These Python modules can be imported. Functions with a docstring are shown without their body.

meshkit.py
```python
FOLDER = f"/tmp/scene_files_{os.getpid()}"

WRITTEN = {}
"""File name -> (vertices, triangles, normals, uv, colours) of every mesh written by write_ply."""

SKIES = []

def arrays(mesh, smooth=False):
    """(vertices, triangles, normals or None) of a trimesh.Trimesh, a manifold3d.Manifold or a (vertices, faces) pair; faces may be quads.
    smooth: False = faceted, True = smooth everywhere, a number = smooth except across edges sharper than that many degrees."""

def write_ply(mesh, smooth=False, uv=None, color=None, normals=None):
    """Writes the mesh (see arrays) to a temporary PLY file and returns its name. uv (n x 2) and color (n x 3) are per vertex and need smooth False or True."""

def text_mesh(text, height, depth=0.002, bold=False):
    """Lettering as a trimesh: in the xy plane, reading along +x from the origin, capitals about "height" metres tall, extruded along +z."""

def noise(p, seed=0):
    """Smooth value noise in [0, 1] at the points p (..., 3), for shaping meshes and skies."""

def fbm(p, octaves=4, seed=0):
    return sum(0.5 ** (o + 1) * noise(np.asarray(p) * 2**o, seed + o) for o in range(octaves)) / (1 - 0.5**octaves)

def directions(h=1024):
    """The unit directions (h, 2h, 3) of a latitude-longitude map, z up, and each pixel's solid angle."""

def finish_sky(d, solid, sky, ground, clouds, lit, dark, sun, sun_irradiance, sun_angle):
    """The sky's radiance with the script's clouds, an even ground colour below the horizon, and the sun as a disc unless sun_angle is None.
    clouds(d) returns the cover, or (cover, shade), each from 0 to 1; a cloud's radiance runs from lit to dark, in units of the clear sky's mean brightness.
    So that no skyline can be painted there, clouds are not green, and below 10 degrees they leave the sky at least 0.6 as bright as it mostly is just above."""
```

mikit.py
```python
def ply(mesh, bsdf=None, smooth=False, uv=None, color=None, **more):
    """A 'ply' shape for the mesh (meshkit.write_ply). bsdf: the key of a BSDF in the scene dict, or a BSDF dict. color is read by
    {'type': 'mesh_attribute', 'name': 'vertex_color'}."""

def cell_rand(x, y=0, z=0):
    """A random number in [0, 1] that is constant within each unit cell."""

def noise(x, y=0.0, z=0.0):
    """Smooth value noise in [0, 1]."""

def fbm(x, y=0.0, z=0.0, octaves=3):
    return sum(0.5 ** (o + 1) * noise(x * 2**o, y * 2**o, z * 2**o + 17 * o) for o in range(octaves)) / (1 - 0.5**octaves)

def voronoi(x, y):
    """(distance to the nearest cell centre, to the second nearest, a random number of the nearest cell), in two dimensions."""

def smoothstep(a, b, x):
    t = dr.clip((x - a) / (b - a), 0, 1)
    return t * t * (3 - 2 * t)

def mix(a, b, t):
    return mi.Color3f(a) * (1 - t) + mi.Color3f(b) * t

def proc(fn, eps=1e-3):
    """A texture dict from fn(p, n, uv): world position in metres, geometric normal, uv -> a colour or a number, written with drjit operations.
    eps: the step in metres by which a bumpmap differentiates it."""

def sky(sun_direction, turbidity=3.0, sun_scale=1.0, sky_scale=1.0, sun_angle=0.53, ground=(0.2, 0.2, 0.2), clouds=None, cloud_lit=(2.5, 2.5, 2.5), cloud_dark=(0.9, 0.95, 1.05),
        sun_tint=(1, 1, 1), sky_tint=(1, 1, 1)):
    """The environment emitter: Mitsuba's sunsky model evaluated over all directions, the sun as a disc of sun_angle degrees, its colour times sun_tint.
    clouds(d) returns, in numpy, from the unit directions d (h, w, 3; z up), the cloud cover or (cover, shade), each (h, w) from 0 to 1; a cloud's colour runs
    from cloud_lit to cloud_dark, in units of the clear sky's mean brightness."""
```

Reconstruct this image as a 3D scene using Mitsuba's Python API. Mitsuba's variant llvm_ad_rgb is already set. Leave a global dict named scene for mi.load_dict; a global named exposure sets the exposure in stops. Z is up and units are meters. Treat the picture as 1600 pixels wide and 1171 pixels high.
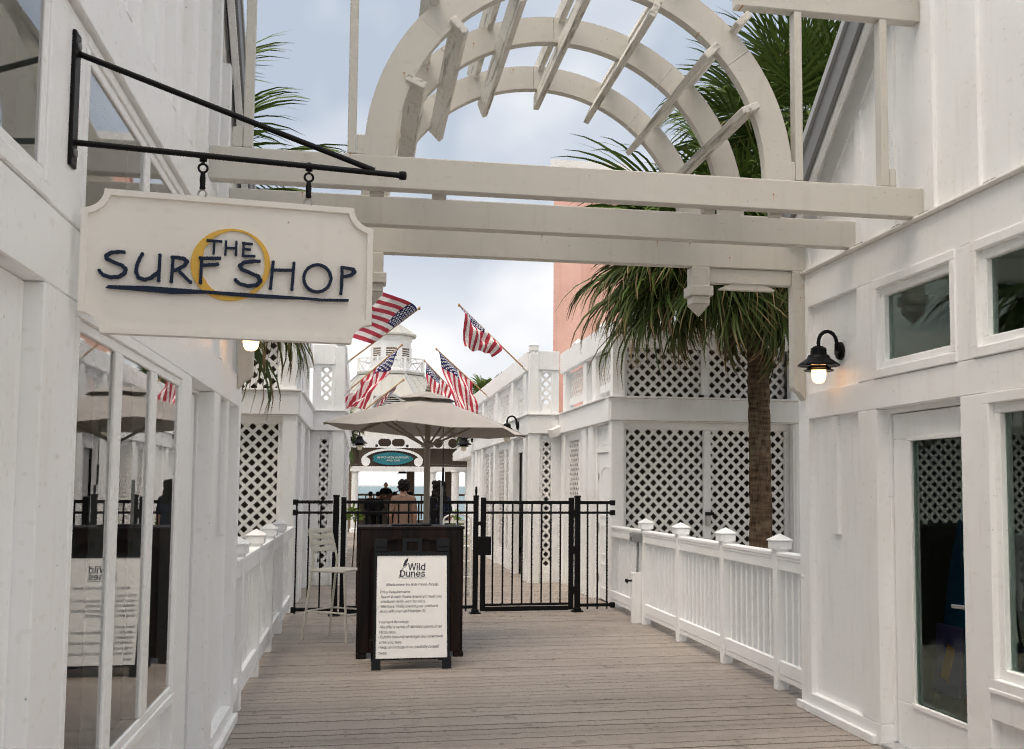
import math, random
import numpy as np
import trimesh
import mitsuba as mi
import drjit as dr
import mikit, meshkit
import manifold3d as m3
from shapely.geometry import Polygon, LineString, box as sbox, Point
from shapely.ops import unary_union
from shapely import affinity

T = mi.ScalarTransform4f
rng = np.random.default_rng(11)
random.seed(11)
scene, labels = {}, {}

# ------------------------------------------------------------------ camera, sky, exposure
EYE = np.array([0.0, 0.0, 1.56])
FWD = np.array([0.19065508, 0.97869679, 0.076179])
UP = np.array([-0.01923711, -0.07386264, 0.99708287])
scene['camera'] = {'type': 'perspective', 'fov': 49.78665, 'fov_axis': 'x', 'near_clip': 0.05, 'far_clip': 20000.0,
                   'principal_point_offset_x': -0.0627, 'principal_point_offset_y': -0.0377,
                   'to_world': T().look_at(origin=EYE.tolist(), target=(EYE + FWD).tolist(), up=UP.tolist())}


def overcast(d):
    z = np.maximum(d[..., 2], 0.0) + 0.16
    q = np.stack([d[..., 0] / z * 1.0, d[..., 1] / z * 0.55, z * 0], -1)
    q[..., 1] *= 0.8
    n = meshkit.fbm(q * 2.3 + np.array([3.7, 9.1, 0.3]), 5, seed=4)
    w = meshkit.fbm(q * 0.8 + np.array([8.2, 1.4, 5.0]), 4, seed=9)
    shade = np.clip((0.55 * n + 0.45 * w - 0.40) / 0.16, 0, 1)
    shade = 0.14 + 0.86 * shade * np.clip((d[..., 2] - 0.06) / 0.17, 0.42, 1)      # thin bright haze towards the sea horizon
    return np.ones_like(shade), shade


scene['sky'] = mikit.sky([-0.42, -0.40, 1.2], turbidity=4, sun_scale=0.27, sun_angle=48, clouds=overcast,
                         cloud_lit=(1.56, 1.53, 1.50), cloud_dark=(0.64, 0.73, 0.87), sun_tint=(0.985, 1.0, 1.03), ground=(0.25, 0.24, 0.22))
exposure = 2.8

# ------------------------------------------------------------------ materials
noise, fbm, mix, smoothstep, cell_rand, proc = mikit.noise, mikit.fbm, mikit.mix, mikit.smoothstep, mikit.cell_rand, mikit.proc


def mat(name, color, rough=0.5, spec=0.5, two=True, **kw):
    d = {'type': 'principled', 'base_color': color if isinstance(color, dict) else {'type': 'rgb', 'value': list(color)}, 'roughness': rough, 'specular': spec, **kw}
    scene['mat_' + name] = {'type': 'twosided', 'bsdf': d} if two else d
    return 'mat_' + name


def paint_fn(base, dirt, amount):
    def f(p, n, uv):
        a = fbm(p.x * 1.7 + 3, p.y * 1.7, p.z * 1.1, 3)
        b = fbm(p.x * 23, p.y * 23, p.z * 2.2, 3)
        t = amount * (smoothstep(0.52, 0.8, a) * 0.6 + smoothstep(0.55, 0.85, b) * 0.6)
        speck = smoothstep(0.80, 0.86, noise(p.x * 41 + 5, p.y * 41, p.z * 41)) * 0.35 * amount * 2
        # nail heads and filler spots, a few millimetres wide, in some cells of a loose grid
        u = p.x + p.y
        cu, cz = dr.floor(u / 0.19), dr.floor(p.z / 0.16)
        du = u - (cu + 0.2 + 0.6 * cell_rand(cu, cz, 5)) * 0.19
        dz = p.z - (cz + 0.2 + 0.6 * cell_rand(cu, cz, 6)) * 0.16
        nail = dr.select(cell_rand(cu, cz, 7) > 0.72, (1 - smoothstep(0.002, 0.0045, dr.sqrt(du * du + dz * dz))) * 0.55 * dr.minimum(1.0, amount * 3), 0)
        return mix(mi.Color3f(*base), mi.Color3f(*dirt), dr.clip(t + speck, 0, 1)) * (1 - nail)
    return f


def rusty_fn(base, dirt):
    g = paint_fn(base, dirt, 0.45)

    def f(p, n, uv):
        # nail heads bleeding rust: one small spot and a short runnel in some cells of a 0.27 m grid
        cx, cz = dr.floor(p.x / 0.27), dr.floor(p.z / 0.09)
        on = cell_rand(cx, cz, dr.floor(p.y / 0.4)) > 0.86
        ox = (cell_rand(cx, cz, 3) * 0.6 + 0.2) * 0.27
        oz = 0.055
        dx, dz = p.x - cx * 0.27 - ox, p.z - cz * 0.09 - oz
        dot = 1 - smoothstep(0.003, 0.0065, dr.sqrt(dx * dx + dz * dz))
        run = (1 - smoothstep(0.001, 0.006, dr.abs(dx))) * smoothstep(-0.05, -0.01, dz) * (dz < 0) * 0.35
        t = dr.select(on, dr.maximum(dot, run), 0)
        return mix(g(p, n, uv), mi.Color3f(0.33, 0.13, 0.03), dr.clip(t, 0, 1))
    return f


def mildew_fn(base):
    g = paint_fn(base, (0.36, 0.33, 0.26), 0.6)

    def f(p, n, uv):
        a = fbm(p.x * 40, p.y * 3.5, p.z * 40, 4)
        t = smoothstep(0.54, 0.74, a) * 0.55
        return mix(g(p, n, uv), mi.Color3f(0.10, 0.09, 0.065), t)
    return f


WHITE = mat('white_paint', proc(paint_fn((0.80, 0.81, 0.815), (0.64, 0.62, 0.57), 0.4)), 0.42, 0.4)


def paint_height(p, n, uv):
    return fbm(p.x * 9, p.y * 9, p.z * 1.6, 3) + 0.25 * fbm(p.x * 60, p.y * 60, p.z * 9, 2)


for k_ in (WHITE,):
    scene[k_] = {'type': 'twosided', 'bsdf': {'type': 'bumpmap', 'arbitrary': proc(paint_height, 2e-3), 'scale': 0.0022, 'bsdf': scene[k_]['bsdf']}}
WHITE2 = mat('white_trellis', proc(paint_fn((0.79, 0.785, 0.77), (0.58, 0.56, 0.50), 0.4)), 0.5, 0.35)
PERG = mat('pergola_paint', proc(rusty_fn((0.54, 0.525, 0.48), (0.43, 0.41, 0.355))), 0.5, 0.35)
MILDEW = mat('mildewed_paint', proc(mildew_fn((0.62, 0.61, 0.57))), 0.65, 0.25)
SIGNW = mat('sign_cream', proc(paint_fn((0.74, 0.715, 0.665), (0.62, 0.59, 0.53), 0.3)), 0.4, 0.4)
NAVY = mat('navy', (0.010, 0.018, 0.042), 0.6, 0.2)
GOLD = mat('gold', proc(paint_fn((0.66, 0.40, 0.055), (0.5, 0.28, 0.04), 0.5)), 0.45, 0.4)
BLACK = mat('black_metal', (0.004, 0.004, 0.0045), 0.40, 0.16)
BLACKP = mat('black_plastic', (0.007, 0.008, 0.010), 0.5, 0.18)
STEEL = mat('steel', (0.45, 0.44, 0.42), 0.35, 0.5, metallic=1.0)
GREYM = mat('grey_metal', (0.16, 0.165, 0.17), 0.45, 0.5)
GREYL = mat('grey_light', (0.36, 0.37, 0.38), 0.45, 0.5)
GREYBOX = mat('grey_plastic', (0.20, 0.215, 0.22), 0.5, 0.4)


def deck_fn(p, n, uv):
    row = dr.floor(p.y / 0.14)
    tone = cell_rand(row, 3, 1) * 0.20 + 0.90
    grain = fbm(p.x * 1.6 + row * 7.3, p.y * 46, row, 3)
    blot = fbm(p.x * 0.9, p.y * 0.9, 2.0, 4)
    fine = noise(p.x * 60, p.y * 60, 1.0)
    base = mix(mi.Color3f(0.240, 0.207, 0.181), mi.Color3f(0.306, 0.270, 0.242), dr.clip(grain * 0.6 + blot * 0.6 - 0.12, 0, 1))
    stain = smoothstep(0.60, 0.74, fbm(p.x * 2.6 + 9, p.y * 2.6, 5.0, 4)) * 0.18
    spot = smoothstep(0.88, 0.91, noise(p.x * 16, p.y * 16, 8.0)) * 0.45
    return mix(base * tone * (0.95 + 0.1 * fine), mi.Color3f(0.10, 0.08, 0.065), dr.clip(stain + spot, 0, 1))


DECK = mat('deck_board', proc(deck_fn), 0.52, 0.45)
DARKW = mat('brown_timber', (0.18, 0.145, 0.115), 0.8, 0.2)
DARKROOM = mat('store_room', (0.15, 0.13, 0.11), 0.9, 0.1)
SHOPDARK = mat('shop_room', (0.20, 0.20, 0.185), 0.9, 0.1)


WALNUT = mat('walnut_board', (0.055, 0.040, 0.030), 0.6, 0.3)


def ground_fn(p, n, uv):
    a = fbm(p.x * 0.5, p.y * 0.5, 1.0, 4)
    b = noise(p.x * 30, p.y * 30, 2.0)
    return mix(mi.Color3f(0.20, 0.165, 0.12), mi.Color3f(0.36, 0.32, 0.25), dr.clip(a * 0.8 + b * 0.35, 0, 1))


SAND = mat('sand', proc(ground_fn), 0.9, 0.1)


def sea_fn(p, n, uv):
    a = fbm(p.x * 0.02, p.y * 0.006, 1.0, 4)
    return mix(mi.Color3f(0.10, 0.17, 0.19), mi.Color3f(0.16, 0.24, 0.26), a)


SEA = mat('sea', proc(sea_fn), 0.35, 0.5)


def pink_fn(p, n, uv):
    s = fbm(p.x * 2.6, p.y * 2.6, p.z * 0.10, 4)
    b = fbm(p.x * 0.7, p.y * 0.7, p.z * 0.35, 3)
    t = smoothstep(0.42, 0.72, s) * 0.55 + smoothstep(0.45, 0.7, b) * 0.35
    return mix(mi.Color3f(0.78, 0.50, 0.43), mi.Color3f(0.60, 0.34, 0.285), dr.clip(t, 0, 1))


PINK = mat('pink_stucco', proc(pink_fn), 0.9, 0.15)
PINKROOF = mat('coral_tile', (0.55, 0.22, 0.15), 0.7, 0.3)


def canvas_fn(p, n, uv):
    w = noise(p.x * 140, p.y * 140, p.z * 140)
    a = fbm(p.x * 3, p.y * 3, p.z * 3, 3)
    return mix(mi.Color3f(0.335, 0.312, 0.295), mi.Color3f(0.41, 0.385, 0.365), dr.clip(0.6 * a + 0.4 * w, 0, 1))


CANVAS = mat('canvas', proc(canvas_fn), 0.85, 0.15)
POLE = mat('bronze_pole', (0.22, 0.19, 0.15), 0.45, 0.5)


def podium_fn(p, n, uv):
    g = fbm(p.x * 30, p.y * 30, p.z * 1.6, 4)
    return mix(mi.Color3f(0.006, 0.0042, 0.004), mi.Color3f(0.020, 0.010, 0.0075), smoothstep(0.3, 0.75, g))


PODIUM = mat('dark_stained_wood', proc(podium_fn), 0.5, 0.2)
STOOL = mat('cream_metal', (0.60, 0.575, 0.50), 0.4, 0.5)
WMETAL = mat('white_metal', (0.74, 0.73, 0.70), 0.4, 0.5)
POSTER = mat('poster', (0.80, 0.80, 0.79), 0.4, 0.4)
INK = mat('ink', (0.015, 0.018, 0.035), 0.5, 0.3)
TEAL = mat('teal', (0.018, 0.17, 0.21), 0.35, 0.5)
TEALD = mat('teal_dark', (0.012, 0.11, 0.14), 0.4, 0.5)
BLUEBIN = mat('blue_bin', (0.10, 0.30, 0.42), 0.5, 0.4)
scene['mat_glass'] = {'type': 'thindielectric', 'int_ior': 1.52, 'specular_reflectance': {'type': 'rgb', 'value': [0.82, 1.0, 0.92]}, 'specular_transmittance': {'type': 'rgb', 'value': [0.36, 0.46, 0.42]}}   # green tinted panes
GLASS = 'mat_glass'
scene['mat_bulb'] = {'type': 'twosided', 'bsdf': {'type': 'diffuse', 'reflectance': {'type': 'rgb', 'value': [0.75, 0.68, 0.55]}}}
BULB = 'mat_bulb'
scene['mat_clear_glass'] = {'type': 'thindielectric', 'int_ior': 1.55, 'specular_transmittance': {'type': 'rgb', 'value': [0.30, 0.33, 0.31]}}   # grey tinted panes
GLASS_L = 'mat_clear_glass'
GAP_SHADE = mat('board_core', (0.060, 0.038, 0.028), 0.8, 0.1)   # dark brown board bodies: shade and dirt of the gaps put into the colour
WOODPOLE = mat('flag_pole_wood', (0.42, 0.25, 0.12), 0.5, 0.4)
ROOFM = mat('roof_metal', proc(paint_fn((0.43, 0.43, 0.40), (0.30, 0.30, 0.27), 0.6)), 0.5, 0.5)


def bark_fn(p, n, uv):
    ring = fbm(p.x * 7, p.y * 7, p.z * 34, 4)
    fib = fbm(p.x * 60, p.y * 60, p.z * 9, 3)
    lich = smoothstep(0.58, 0.72, fbm(p.x * 9, p.y * 9, p.z * 7 + 4, 3))
    c = mix(mi.Color3f(0.030, 0.020, 0.013), mi.Color3f(0.150, 0.108, 0.072), smoothstep(0.25, 0.85, 0.6 * ring + 0.5 * fib))
    return mix(c, mi.Color3f(0.15, 0.15, 0.10), lich * 0.35)


BARK = mat('palm_bark', proc(bark_fn), 0.95, 0.1)


def leaf_fn(green, tip, start):
    def f(p, n, uv):
        a = noise(uv.x * 37.7, 3.0, 1.0)
        t = smoothstep(start, start + 0.22, uv.y + (a - 0.5) * 0.34)
        c = mi.Color3f(*green) * (0.72 + 0.6 * noise(uv.x * 19.3, uv.y * 2.0, 4.0))
        return mix(c, mi.Color3f(*tip), t)
    return f


def leaf(name, green, tip, start):
    scene['mat_' + name] = {'type': 'twosided', 'bsdf': {'type': 'principled', 'base_color': proc(leaf_fn(green, tip, start)), 'roughness': 0.55, 'specular': 0.22}}
    return 'mat_' + name


LEAF_A = leaf('frond_green', (0.080, 0.125, 0.026), (0.17, 0.12, 0.055), 0.88)
LEAF_B = leaf('frond_olive', (0.066, 0.098, 0.028), (0.20, 0.135, 0.07), 0.76)
LEAF_C = leaf('frond_dry', (0.150, 0.105, 0.052), (0.22, 0.16, 0.09), 0.40)
SHRUB = mat('shrub_leaf', (0.16, 0.24, 0.035), 0.45, 0.4)


def flag_fn(p, n, uv):
    # uv.x along the fly from 0 at the pole to 1, uv.y along the hoist from 0 at the bottom to 1 at the top
    k = dr.floor((1 - uv.y) * 13)
    red = (k - 2 * dr.floor(k / 2)) < 0.5
    c = dr.select(red, mi.Color3f(0.47, 0.06, 0.09), mi.Color3f(0.80, 0.78, 0.76))
    canton = (uv.x < 0.4) & (uv.y > 6.0 / 13.0)
    sx, sy = uv.x / 0.4 * 12.0, (uv.y - 6.0 / 13.0) / (7.0 / 13.0) * 10.0
    i, j = dr.floor(sx + 0.5), dr.floor(sy + 0.5)
    par = i + j
    odd = (par - 2 * dr.floor(par / 2)) < 0.5
    inside = (i > 0.5) & (i < 11.5) & (j > 0.5) & (j < 9.5) & odd
    d = dr.sqrt(dr.square((sx - i) * 0.95) + dr.square(sy - j))
    star = inside & (d < 0.42)
    blue = dr.select(star, mi.Color3f(0.78, 0.78, 0.80), mi.Color3f(0.022, 0.028, 0.10))
    return dr.select(canton, blue, c)


FLAG = mat('flag_cloth', proc(flag_fn), 0.8, 0.1)
SKIN = mat('skin', (0.42, 0.25, 0.18), 0.55, 0.4)
HAIR = mat('dark_hair', (0.009, 0.007, 0.006), 0.6, 0.12)
TAN = mat('tan_cloth', (0.22, 0.145, 0.115), 0.85, 0.1)
NAVYC = mat('navy_cloth', (0.014, 0.018, 0.035), 0.85, 0.1)
DENIM = mat('denim', (0.10, 0.15, 0.22), 0.85, 0.1)
BLACKC = mat('black_cloth', (0.012, 0.012, 0.013), 0.85, 0.1)
GUITAR = mat('guitar_wood', (0.10, 0.045, 0.02), 0.35, 0.5)
SURFB = mat('surfboard_blue', (0.05, 0.25, 0.55), 0.25, 0.5)
SURFW = mat('surfboard_dark', (0.05, 0.055, 0.05), 0.25, 0.5)
WICKER = mat('wicker', (0.30, 0.19, 0.07), 0.8, 0.2)

# ------------------------------------------------------------------ helpers
_base = None


def box(x0, x1, y0, y1, z0, z1, c=0.004):
    """a box with chamfered edges"""
    global _base
    if x0 > x1: x0, x1 = x1, x0
    if y0 > y1: y0, y1 = y1, y0
    if z0 > z1: z0, z1 = z1, z0
    c = min(c, 0.3 * min(x1 - x0, y1 - y0, z1 - z0))
    lo, hi = np.array([x0, y0, z0]), np.array([x1, y1, z1])
    if _base is None:
        sg, inn = [], []
        for s in np.ndindex(2, 2, 2):
            for k in range(3):
                m = np.ones(3); m[k] = 0
                sg.append(s); inn.append(m)
        sg, inn = np.array(sg, float), np.array(inn)
        v = (sg * 2 - 1) * (1 - 0.2 * inn)
        h = trimesh.convex.convex_hull(v)
        order = [int(np.argmin(np.abs(v - q).sum(1))) for q in h.vertices]
        _base = (sg[order], inn[order], np.array(h.faces))
    sg, inn, f = _base
    v = lo + (hi - lo) * sg + c * inn * (1 - 2 * sg)
    return v, f


def cat(meshes):
    vs, fs, n = [], [], 0
    for m in meshes:
        v, f = (m if isinstance(m, tuple) else (np.asarray(m.vertices), np.asarray(m.faces)))
        vs.append(v); fs.append(f + n); n += len(v)
    return np.vstack(vs), np.vstack(fs)


def xf(m, R=None, t=None):
    v, f = (m if isinstance(m, tuple) else (np.asarray(m.vertices), np.asarray(m.faces)))
    if R is not None: v = v @ np.asarray(R).T
    if t is not None: v = v + np.asarray(t)
    if R is not None and np.linalg.det(R) < 0: f = f[:, ::-1]
    return v, f


def frame_of(d, up=(0, 0, 1)):
    d = np.asarray(d, float); d = d / np.linalg.norm(d)
    up = np.asarray(up, float)
    s = np.cross(d, up)
    if np.linalg.norm(s) < 1e-6: s = np.cross(d, [0, 1, 0])
    s /= np.linalg.norm(s)
    return d, s, np.cross(s, d)


def bar(p0, p1, w, h, up=(0, 0, 1), c=0.004):
    """a chamfered bar from p0 to p1, w wide sideways and h high along up"""
    p0, p1 = np.asarray(p0, float), np.asarray(p1, float)
    L = np.linalg.norm(p1 - p0)
    d, s, u = frame_of(p1 - p0, up)
    return xf(box(0, L, -w / 2, w / 2, -h / 2, h / 2, c), np.stack([d, -s, u], 1), p0)


def tube(pts, r, n=10, cap=True):
    p = np.asarray(pts, float)
    r = np.broadcast_to(r, (len(p),))
    t = np.gradient(p, axis=0); t /= np.linalg.norm(t, axis=1, keepdims=True)
    a = np.cross(t[0], [0, 0, 1.0] if abs(t[0][2]) < 0.9 else [1.0, 0, 0]); a /= np.linalg.norm(a)
    vs = []
    for i in range(len(p)):
        a = a - t[i] * (a @ t[i]); a /= np.linalg.norm(a)
        b = np.cross(t[i], a)
        ang = np.arange(n) * 2 * np.pi / n
        vs.append(p[i] + r[i] * (np.cos(ang)[:, None] * a + np.sin(ang)[:, None] * b))
    v = np.vstack(vs); f = []
    for i in range(len(p) - 1):
        for j in range(n):
            k = (j + 1) % n
            f += [[i * n + j, i * n + k, (i + 1) * n + k], [i * n + j, (i + 1) * n + k, (i + 1) * n + j]]
    if cap:
        v = np.vstack([v, p[0], p[-1]]); m = len(v)
        for j in range(n):
            k = (j + 1) % n
            f += [[m - 2, k, j], [m - 1, (len(p) - 1) * n + j, (len(p) - 1) * n + k]]
    return v, np.array(f)


def lathe(profile, n=20, at=(0, 0, 0), phase=0.0):
    """profile: (radius, z) pairs turned about the z axis"""
    pr = np.asarray(profile, float)
    ang = np.arange(n) * 2 * np.pi / n + phase
    v = np.concatenate([np.stack([r * np.cos(ang), r * np.sin(ang), np.full(n, z)], 1) for r, z in pr])
    f = []
    for i in range(len(pr) - 1):
        for j in range(n):
            k = (j + 1) % n
            f += [[i * n + j, i * n + k, (i + 1) * n + k], [i * n + j, (i + 1) * n + k, (i + 1) * n + j]]
    v = v + np.asarray(at)
    return v, np.array(f)


def prism(poly, depth):
    """a shapely polygon (or several) extruded along +z"""
    ms = []
    for g in (poly.geoms if hasattr(poly, 'geoms') else [poly]):
        if g.geom_type == 'Polygon' and g.area > 1e-7:
            ms.append(trimesh.creation.extrude_polygon(g, depth, engine='earcut'))
    return cat(ms)


def on_y(m, y, flip=False):
    """xy drawing -> the plane y: (x, z), extruded towards -y (towards the camera) from y"""
    return xf(m, np.array([[1, 0, 0], [0, 0, -1], [0, 1, 0]]), (0, y, 0))


def on_x(m, x, sign=1):
    """xy drawing -> (y, z) on the plane x, extruded towards sign * x"""
    R = np.array([[0, 0, sign], [1, 0, 0], [0, 1, 0]], float)
    return xf(m, R, (x, 0, 0))


_next = {}


def key_for(base):
    if base not in _next:
        _next[base] = 0
        return base
    _next[base] += 1
    return f'{base}_{_next[base]:03d}'


def thing(name, label, category=None, group=None, kind=None):
    k = key_for(name)
    e = {'label': label}
    if category: e['category'] = category
    if group: e['group'] = group
    if kind: e['kind'] = kind
    labels[k] = e
    return k


def put(key, mesh, m, smooth=False, **kw):
    scene[key] = mikit.ply(mesh if isinstance(mesh, tuple) else (np.asarray(mesh.vertices), np.asarray(mesh.faces)), m, smooth=smooth, **kw)
    return key


def part(parent, name, mesh, m, smooth=False, label=None, kind=None, **kw):
    k = key_for(parent + '__' + name)
    put(k, mesh, m, smooth, **kw)
    e = {}
    if label: e['label'] = label
    if kind: e['kind'] = kind
    if e: labels[k] = e
    return k


def solo(name, mesh, m, label, category=None, group=None, kind=None, smooth=False, **kw):
    k = thing(name, label, category, group, kind)
    put(k, mesh, m, smooth, **kw)
    return k


def lattice(u0, u1, v0, v1, pitch=0.106, w=0.041, t=0.007):
    """crossed strips at 45 degrees clipped to a rectangle, in the xy plane, two layers thick"""
    win = sbox(u0, v0, u1, v1)
    out = []
    cx, cy, L = (u0 + u1) / 2, (v0 + v1) / 2, (u1 - u0) + (v1 - v0)
    k = int(L / pitch) + 2
    for s, z in ((1, 0.0), (-1, t)):
        for i in range(-k, k + 1):
            o = i * pitch
            nx, ny = -s / math.sqrt(2), 1 / math.sqrt(2)
            d = np.array([1, s]) / math.sqrt(2)
            c = np.array([cx + nx * o, cy + ny * o])
            g = LineString([c - d * L, c + d * L]).buffer(w / 2, cap_style=2).intersection(win)
            if g.area > 1e-5:
                v, f = prism(g, t)
                out.append((v + [0, 0, z], f))
    return cat(out)

# ------------------------------------------------------------------ the ground, the sea, the deck
def sheet(profile, x0, x1):
    v = np.array([[x, y, z] for y, z in profile for x in (x0, x1)], float)
    f = []
    for i in range(len(profile) - 1):
        a = 2 * i
        f += [[a, a + 1, a + 3], [a, a + 3, a + 2]]
    return v, np.array(f)


put('ground', sheet([(-60, -0.6), (62, -0.6), (84, -1.2), (105, -3.3), (140, -4.0)], -120, 120), SAND)
labels['ground'] = {'label': 'sandy ground and beach under and beyond the boardwalk', 'kind': 'structure'}
put('sea', sheet([(92, -3.0), (12000, -3.0)], -9000, 9000), SEA)
labels['sea'] = {'label': 'flat pale blue grey sea seen through the bar to the horizon', 'kind': 'structure'}
labels['deck'] = {'label': 'grey brown composite board deck walkway between the white buildings', 'kind': 'structure'}
y = -2.0
plank = box(-1.0, 3.45, 0, 0.129, -0.0014, 0.0, 0.0004)
gap_bodies = []
while y < 38.5:
    at = (rng.uniform(-.002, .002), y, rng.uniform(-0.0022, 0.0))
    part('deck', 'plank', xf(plank, t=at), DECK)
    gap_bodies.append(xf(box(-0.999, 3.449, 0.0006, 0.1284, -0.030, -0.0016, 0), t=at))
    y += 0.14
part('deck', 'board_core', cat(gap_bodies), GAP_SHADE, kind='stuff')
part('deck', 'joist', cat([box(x - .02, x + .02, -2, 38.5, -0.30, -0.029) for x in np.arange(-0.95, 3.5, 0.44)] + [box(-1.0, 3.45, -2.0, 38.5, -0.34, -0.31)]), DARKW)


# ------------------------------------------------------------------ the two shops: flat trim stands at depth 0, panels lie behind it
def side_x(side):
    return (lambda d: 3.13 + d) if side > 0 else (lambda d: -0.80 - d)


def wall_box(side, d0, d1, y0, y1, z0, z1, c=0.004):
    X = side_x(side)
    return box(X(d0), X(d1), y0, y1, z0, z1, c)


def window(root, side, y0, y1, z0, z1, mull=(), sash=0.05, casing=0.055, d_glass=0.052, s0=0.02):
    """a window: raised casing, sash set back in the reveal, panes behind; mull: (y, y) spans of the uprights between panes"""
    b = lambda d0, d1, a0, a1, h0, h1, c=0.004: wall_box(side, d0, d1, a0, a1, h0, h1, c)
    c0 = -0.012 if d_glass > .03 else -0.003
    w = part(root, 'window', cat([b(c0, 0.05, y0, y1, z1 - casing, z1), b(c0, 0.05, y0, y1, z0, z0 + casing),
                                  b(c0, 0.05, y0, y0 + casing, z0 + casing, z1 - casing), b(c0, 0.05, y1 - casing, y1, z0 + casing, z1 - casing)]), WHITE)
    a0, a1, h0, h1 = y0 + casing, y1 - casing, z0 + casing, z1 - casing
    edges = [a0] + [m for s in mull for m in s] + [a1]
    s = sash
    part(w, 'sash', cat([b(s0, 0.07, a0, a1, h1 - s, h1), b(s0, 0.07, a0, a1, h0, h0 + s), b(s0, 0.07, a0, a0 + s, h0 + s, h1 - s), b(s0, 0.07, a1 - s, a1, h0 + s, h1 - s)]), WHITE)
    for m0, m1 in mull:
        part(w, 'mullion', b(s0 * 0.4, 0.072, m0, m1, h0 + s, h1 - s), WHITE)
    X = side_x(side)
    for p0, p1 in zip(edges[0::2], edges[1::2]):
        v = np.array([[X(d_glass), q, h] for q, h in ((p0 - .002, h0), (p1 + .002, h0), (p1 + .002, h1), (p0 - .002, h1))])
        part(w, 'pane', (v, np.array([[0, 1, 2], [0, 2, 3]]) if side < 0 else np.array([[0, 2, 1], [0, 3, 2]])), GLASS if side > 0 else GLASS_L)
    return w


SLOPE = 0.83


def z_under(y): return 3.87 - SLOPE * (y - 7.05)


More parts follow.
